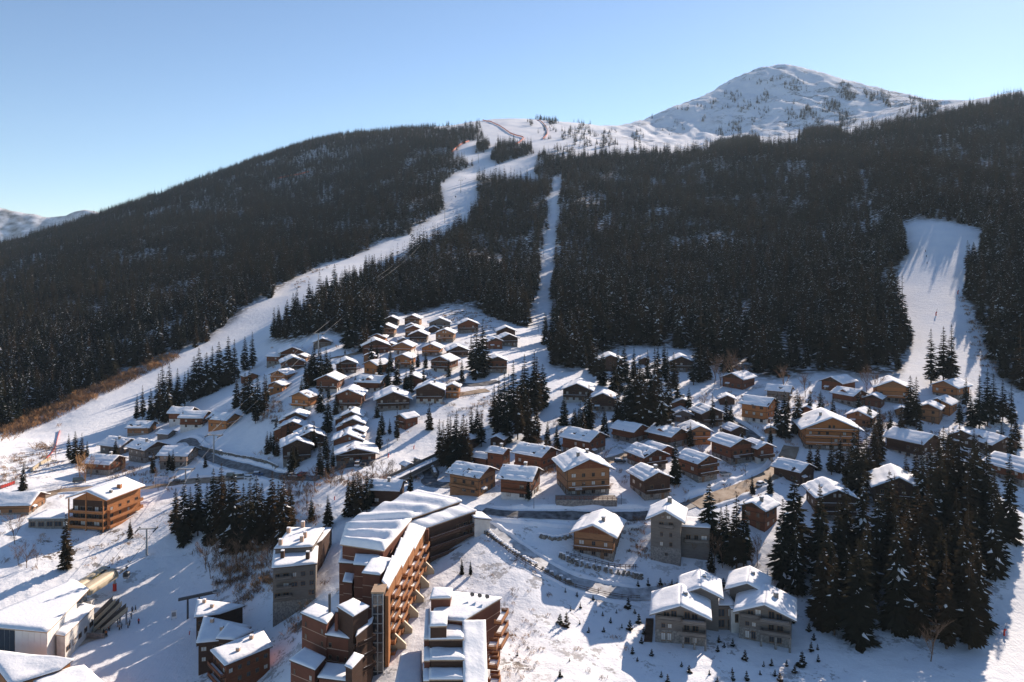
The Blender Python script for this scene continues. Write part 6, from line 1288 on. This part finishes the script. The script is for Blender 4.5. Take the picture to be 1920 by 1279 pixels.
# ------------------------------------------------------------------ dry-stone walls, bridge, nets, lamps, banner
def stone_wall(pxs, h, label, seed):
    P = path(pxs, .9); g = P[len(P)//2]; o = empty('dry_stone_wall', g, 0, label, 'wall'); rnd = random.Random(seed); mb = MB(); sn = MB()
    for p in P:
        z0 = float(gz(p.x, p.y))
        for k in range(int(h/.55)+1):
            for q in range(2):
                c = p+V2(rnd.uniform(-.5,.5), rnd.uniform(-.35,.35)+.12*k, z0-p.z+k*.52+rnd.uniform(-.12,.2)); r_ = rnd.uniform(.32,.62)
                rg_ = [(c.x+r_*rnd.uniform(.7,1.2)*math.cos(t), c.y+r_*.7*math.sin(t)) for t in (0.2,1.4,2.5,3.6,4.7,5.6)]
                mb.prism([(a-g.x, b_-g.y, c.z-r_*.6-g.z) for a, b_ in rg_], [((a-c.x)*.7+c.x-g.x, (b_-c.y)*.7+c.y-g.y, c.z+r_*.5-g.z) for a, b_ in rg_])
        if rnd.random() < .9: c = p-g+V2(0, .3, z0-p.z+h*.95+.35); sn.prism([c+V2(-.6,-.4,0), c+V2(.6,-.4,0), c+V2(.6,.4,0), c+V2(-.6,.4,0)], [c+V2(-.4,-.25,.25), c+V2(.4,-.25,.25), c+V2(.4,.25,.25), c+V2(-.4,.25,.25)])
    s_ = mb.build('stones', M['rock'], o); s_['kind'] = 'stuff'; s_ = sn.build('snow', M['snow'], o); s_['kind'] = 'stuff'
stone_wall([(902,985),(925,1012),(955,1035),(1000,1062),(1040,1082),(1072,1097)], .8, 'long boulder wall curving below the packed track', 1)
stone_wall([(1052,1046),(1085,1062),(1130,1072),(1175,1080),(1202,1086)], 1.3, 'boulder wall holding the terrace of the brown timber chalet', 2)
stone_wall([(376,841),(400,849),(437,857),(475,864),(500,869),(520,880)], 1.3, 'boulder wall on the upper side of the asphalt hairpin road', 3)
stone_wall([(778,868),(798,874),(812,884),(816,896)], 1.8, 'boulder wall round the bend under the bridge', 4)
stone_wall([(1012,1008),(1040,1014),(1068,1008)], 1.0, 'broken stone wall left of the brown timber chalet', 5)
g = gp(790,880); B = Bld('ski_bridge', tuple(g), 'snow-covered bridge with timber parapets over the road bend', 'bridge')
a, b_ = gp(738,908)+V2(0,0,1.5), gp(868,842)+V2(0,0,.8); t = (b_-a); t.z = 0; t.normalize(); n = V2(-t.y,t.x,0)
mb = MB(); mb.bar(a, b_, 6, .6); dk = B.put(mb, 'deck', M['concrete']); mb = MB(); mb.bar(a+V2(0,0,.3), b_+V2(0,0,.3), 5.2, .29); mb.build('snow', M['snow'], dk)
for s_ in (-1, 1):
    mb = MB(); mb.bar(a+n*s_*2.9+V2(0,0,1.3), b_.lerp(a, .0)+n*s_*2.9+V2(0,0,1.3), .25, 1.28); mb.build('parapet', M['g'], dk)
for f_ in (.3, .5, .7): c = a.lerp(b_, f_); mb = MB(); mb.box(c.x-.6, c.y-.6, c.z-9, c.x+.6, c.y+.6, c.z-.61); B.put(mb, 'pier', M['concrete'])
def net(pxs, label, h=2.0, m='net', step=6.0):
    P = path(pxs, step); g = P[0]; o = empty('safety_net', g, 0, label, 'net'); mb = MB(); ps = MB()
    for p, q in zip(P[:-1], P[1:]):
        a = V2(p.x, p.y, float(gz(p.x, p.y)))-g; b_ = V2(q.x, q.y, float(gz(q.x, q.y)))-g; mb.bar(a+V2(0,0,h), b_+V2(0,0,h), .12, h*.8); ps.tube(a-V2(0,0,.3), a+V2(0,0,h*1.15), .12, .12, 5)
    mb.build('netting', M[m], o); ps.build('posts', M['dkmetal'], o)
net([(905,226),(930,234),(948,245),(962,254),(985,258),(975,268),(962,274)], 'orange safety net winding down the upper piste', 3.5)
net([(846,288),(858,276),(868,270),(880,266)], 'orange safety net along the left rim of the upper forest piste', 3.5)
net([(1006,226),(1024,238),(1028,252),(1018,262)], 'orange safety net right of the upper piste', 3.5)
net([(520,337),(545,331),(580,323)], 'orange safety net in the clearing on the wooded ridge', 4)
net([(0,918),(12,914),(28,908)], 'red barrier net at the foot of the left piste', 1.6, 'red', 3); net([(86,862),(98,850),(105,838),(108,822),(112,808)], 'line of red net segments across the left piste foot', .7, 'red', 9)
net([(1684,590),(1685,575),(1688,558)], 'orange net at the left rim of the right-hand piste', 2.0)
g = gp(60,885); mb = MB(); P = path([(58,886),(75,872),(95,862)], 3)
for p, q in zip(P[:-1], P[1:]): mb.bar(p+V2(0,0,1.6), q+V2(0,0,1.6), .3, 2.2)
tag(mb.build('retaining_wall', M['beige']), 'tan timber retaining wall near the red nets', 'wall')
def lamp(px, py, top, label):
    g = gp(px, py); h = (py-top)/F*g.y; o = empty('street_lamp', g, random.uniform(0,6), label, 'lamp')
    mb = MB(); mb.tube((0,0,-.5), (0,0,h), .09, .06, 8); mb.build('pole', M['dkmetal'], o); mb = MB(); mb.tube((0,0,h-.05), (.9,0,h+.1), .05, .05, 6); mb.build('arm', M['dkmetal'], o); mb = MB(); mb.box(.7,-.14,h-.0,1.3,.14,h+.14); mb.build('lamp_head', M['metal'], o)
for a in ((811,880,860,'street lamp by the boulder wall at the bridge bend'), (927,750,722,'street lamp on the snowy bank by the gritted lane'), (1165,952,927,'street lamp beside the asphalt road below the guesthouse'), (1001,955,930,'street lamp beside the white-footed chalet'), (726,858,830,'dark leaning lamp at the bridge end'), (1398,895,872,'street lamp below the dark red chalets'), (160,890,868,'street lamp between the bare ochre trees')): lamp(*a)
g = gp(303,912); o = empty('banner', g, R(8), 'blue and white banner panel on posts beside the gritted road', 'sign'); mb = MB(); mb.box(-3,-.06,1.0,3,.06,4.2); bn = mb.build('panel', M['white'], o); M['banner'] = mat('banner_print', (.12,.28,.5), (.6,.7,.8), .6, .9)
mb = MB(); mb.box(-2.8,-.075,1.2,2.8,-.062,4.0); mb.build('print', M['banner'], bn)
for x in (-2.5, 2.5): mb = MB(); mb.box(x-.08,.062,-.6,x+.08,.2,4.2); mb.build('post', M['dkmetal'], o)
def rail(pxs, label, h=1.1):
    P = path(pxs, 2.4); g = P[0]; o = empty('timber_fence', g, 0, label, 'fence'); r_ = MB(); ps = MB()
    for p, q in zip(P[:-1], P[1:]):
        a = V2(p.x, p.y, float(gz(p.x, p.y)))-g; b_ = V2(q.x, q.y, float(gz(q.x, q.y)))-g
        for z in (h, h*.55): r_.bar(a+V2(0,0,z), b_+V2(0,0,z), .07, .12)
        ps.box(a.x-.07, a.y-.07, a.z-.4, a.x+.07, a.y+.07, a.z+h+.1)
    r_.build('rails', M['fascia'], o); ps.build('posts', M['fascia'], o)
rail([(905,1000),(960,1045),(1030,1085),(1110,1112),(1200,1124)], 'timber guard fence along the lower side of the packed track'); rail([(1062,1042),(1110,1055),(1160,1066),(1194,1066)], 'timber fence in front of the brown timber chalet'); rail([(860,770),(900,765),(950,740)], 'timber fence above the nursery slope path')
# look-alikes in small sets are told apart by their height, the lift pylons by their order along the aisle
sets_ = {}
for o in S.objects:
    if o.parent is None and o.get('group') and o.get('label'): sets_.setdefault(o['label'], []).append(o)
ORD = ['first', 'second', 'third', 'fourth', 'fifth', 'sixth']
for lab, os_ in sets_.items():
    if lab == DL:
        for i_, o in enumerate(sorted(os_, key=lambda q: q.location.y)): o['label'] = lab+', '+ORD[i_]+' above the village'
    elif 1 < len(os_) <= 4 and 'car' not in lab:
        for i_, o in enumerate(sorted(os_, key=lambda q: -q.scale.z)):
            n_ = lab+', '+(('taller of two', 'shorter of two')[i_] if len(os_) == 2 else ('tallest', 'second tallest', 'third tallest', 'fourth tallest')[i_]+' of '+('three' if len(os_) == 3 else 'four'))
            if len(n_.split()) <= 16: o['label'] = n_
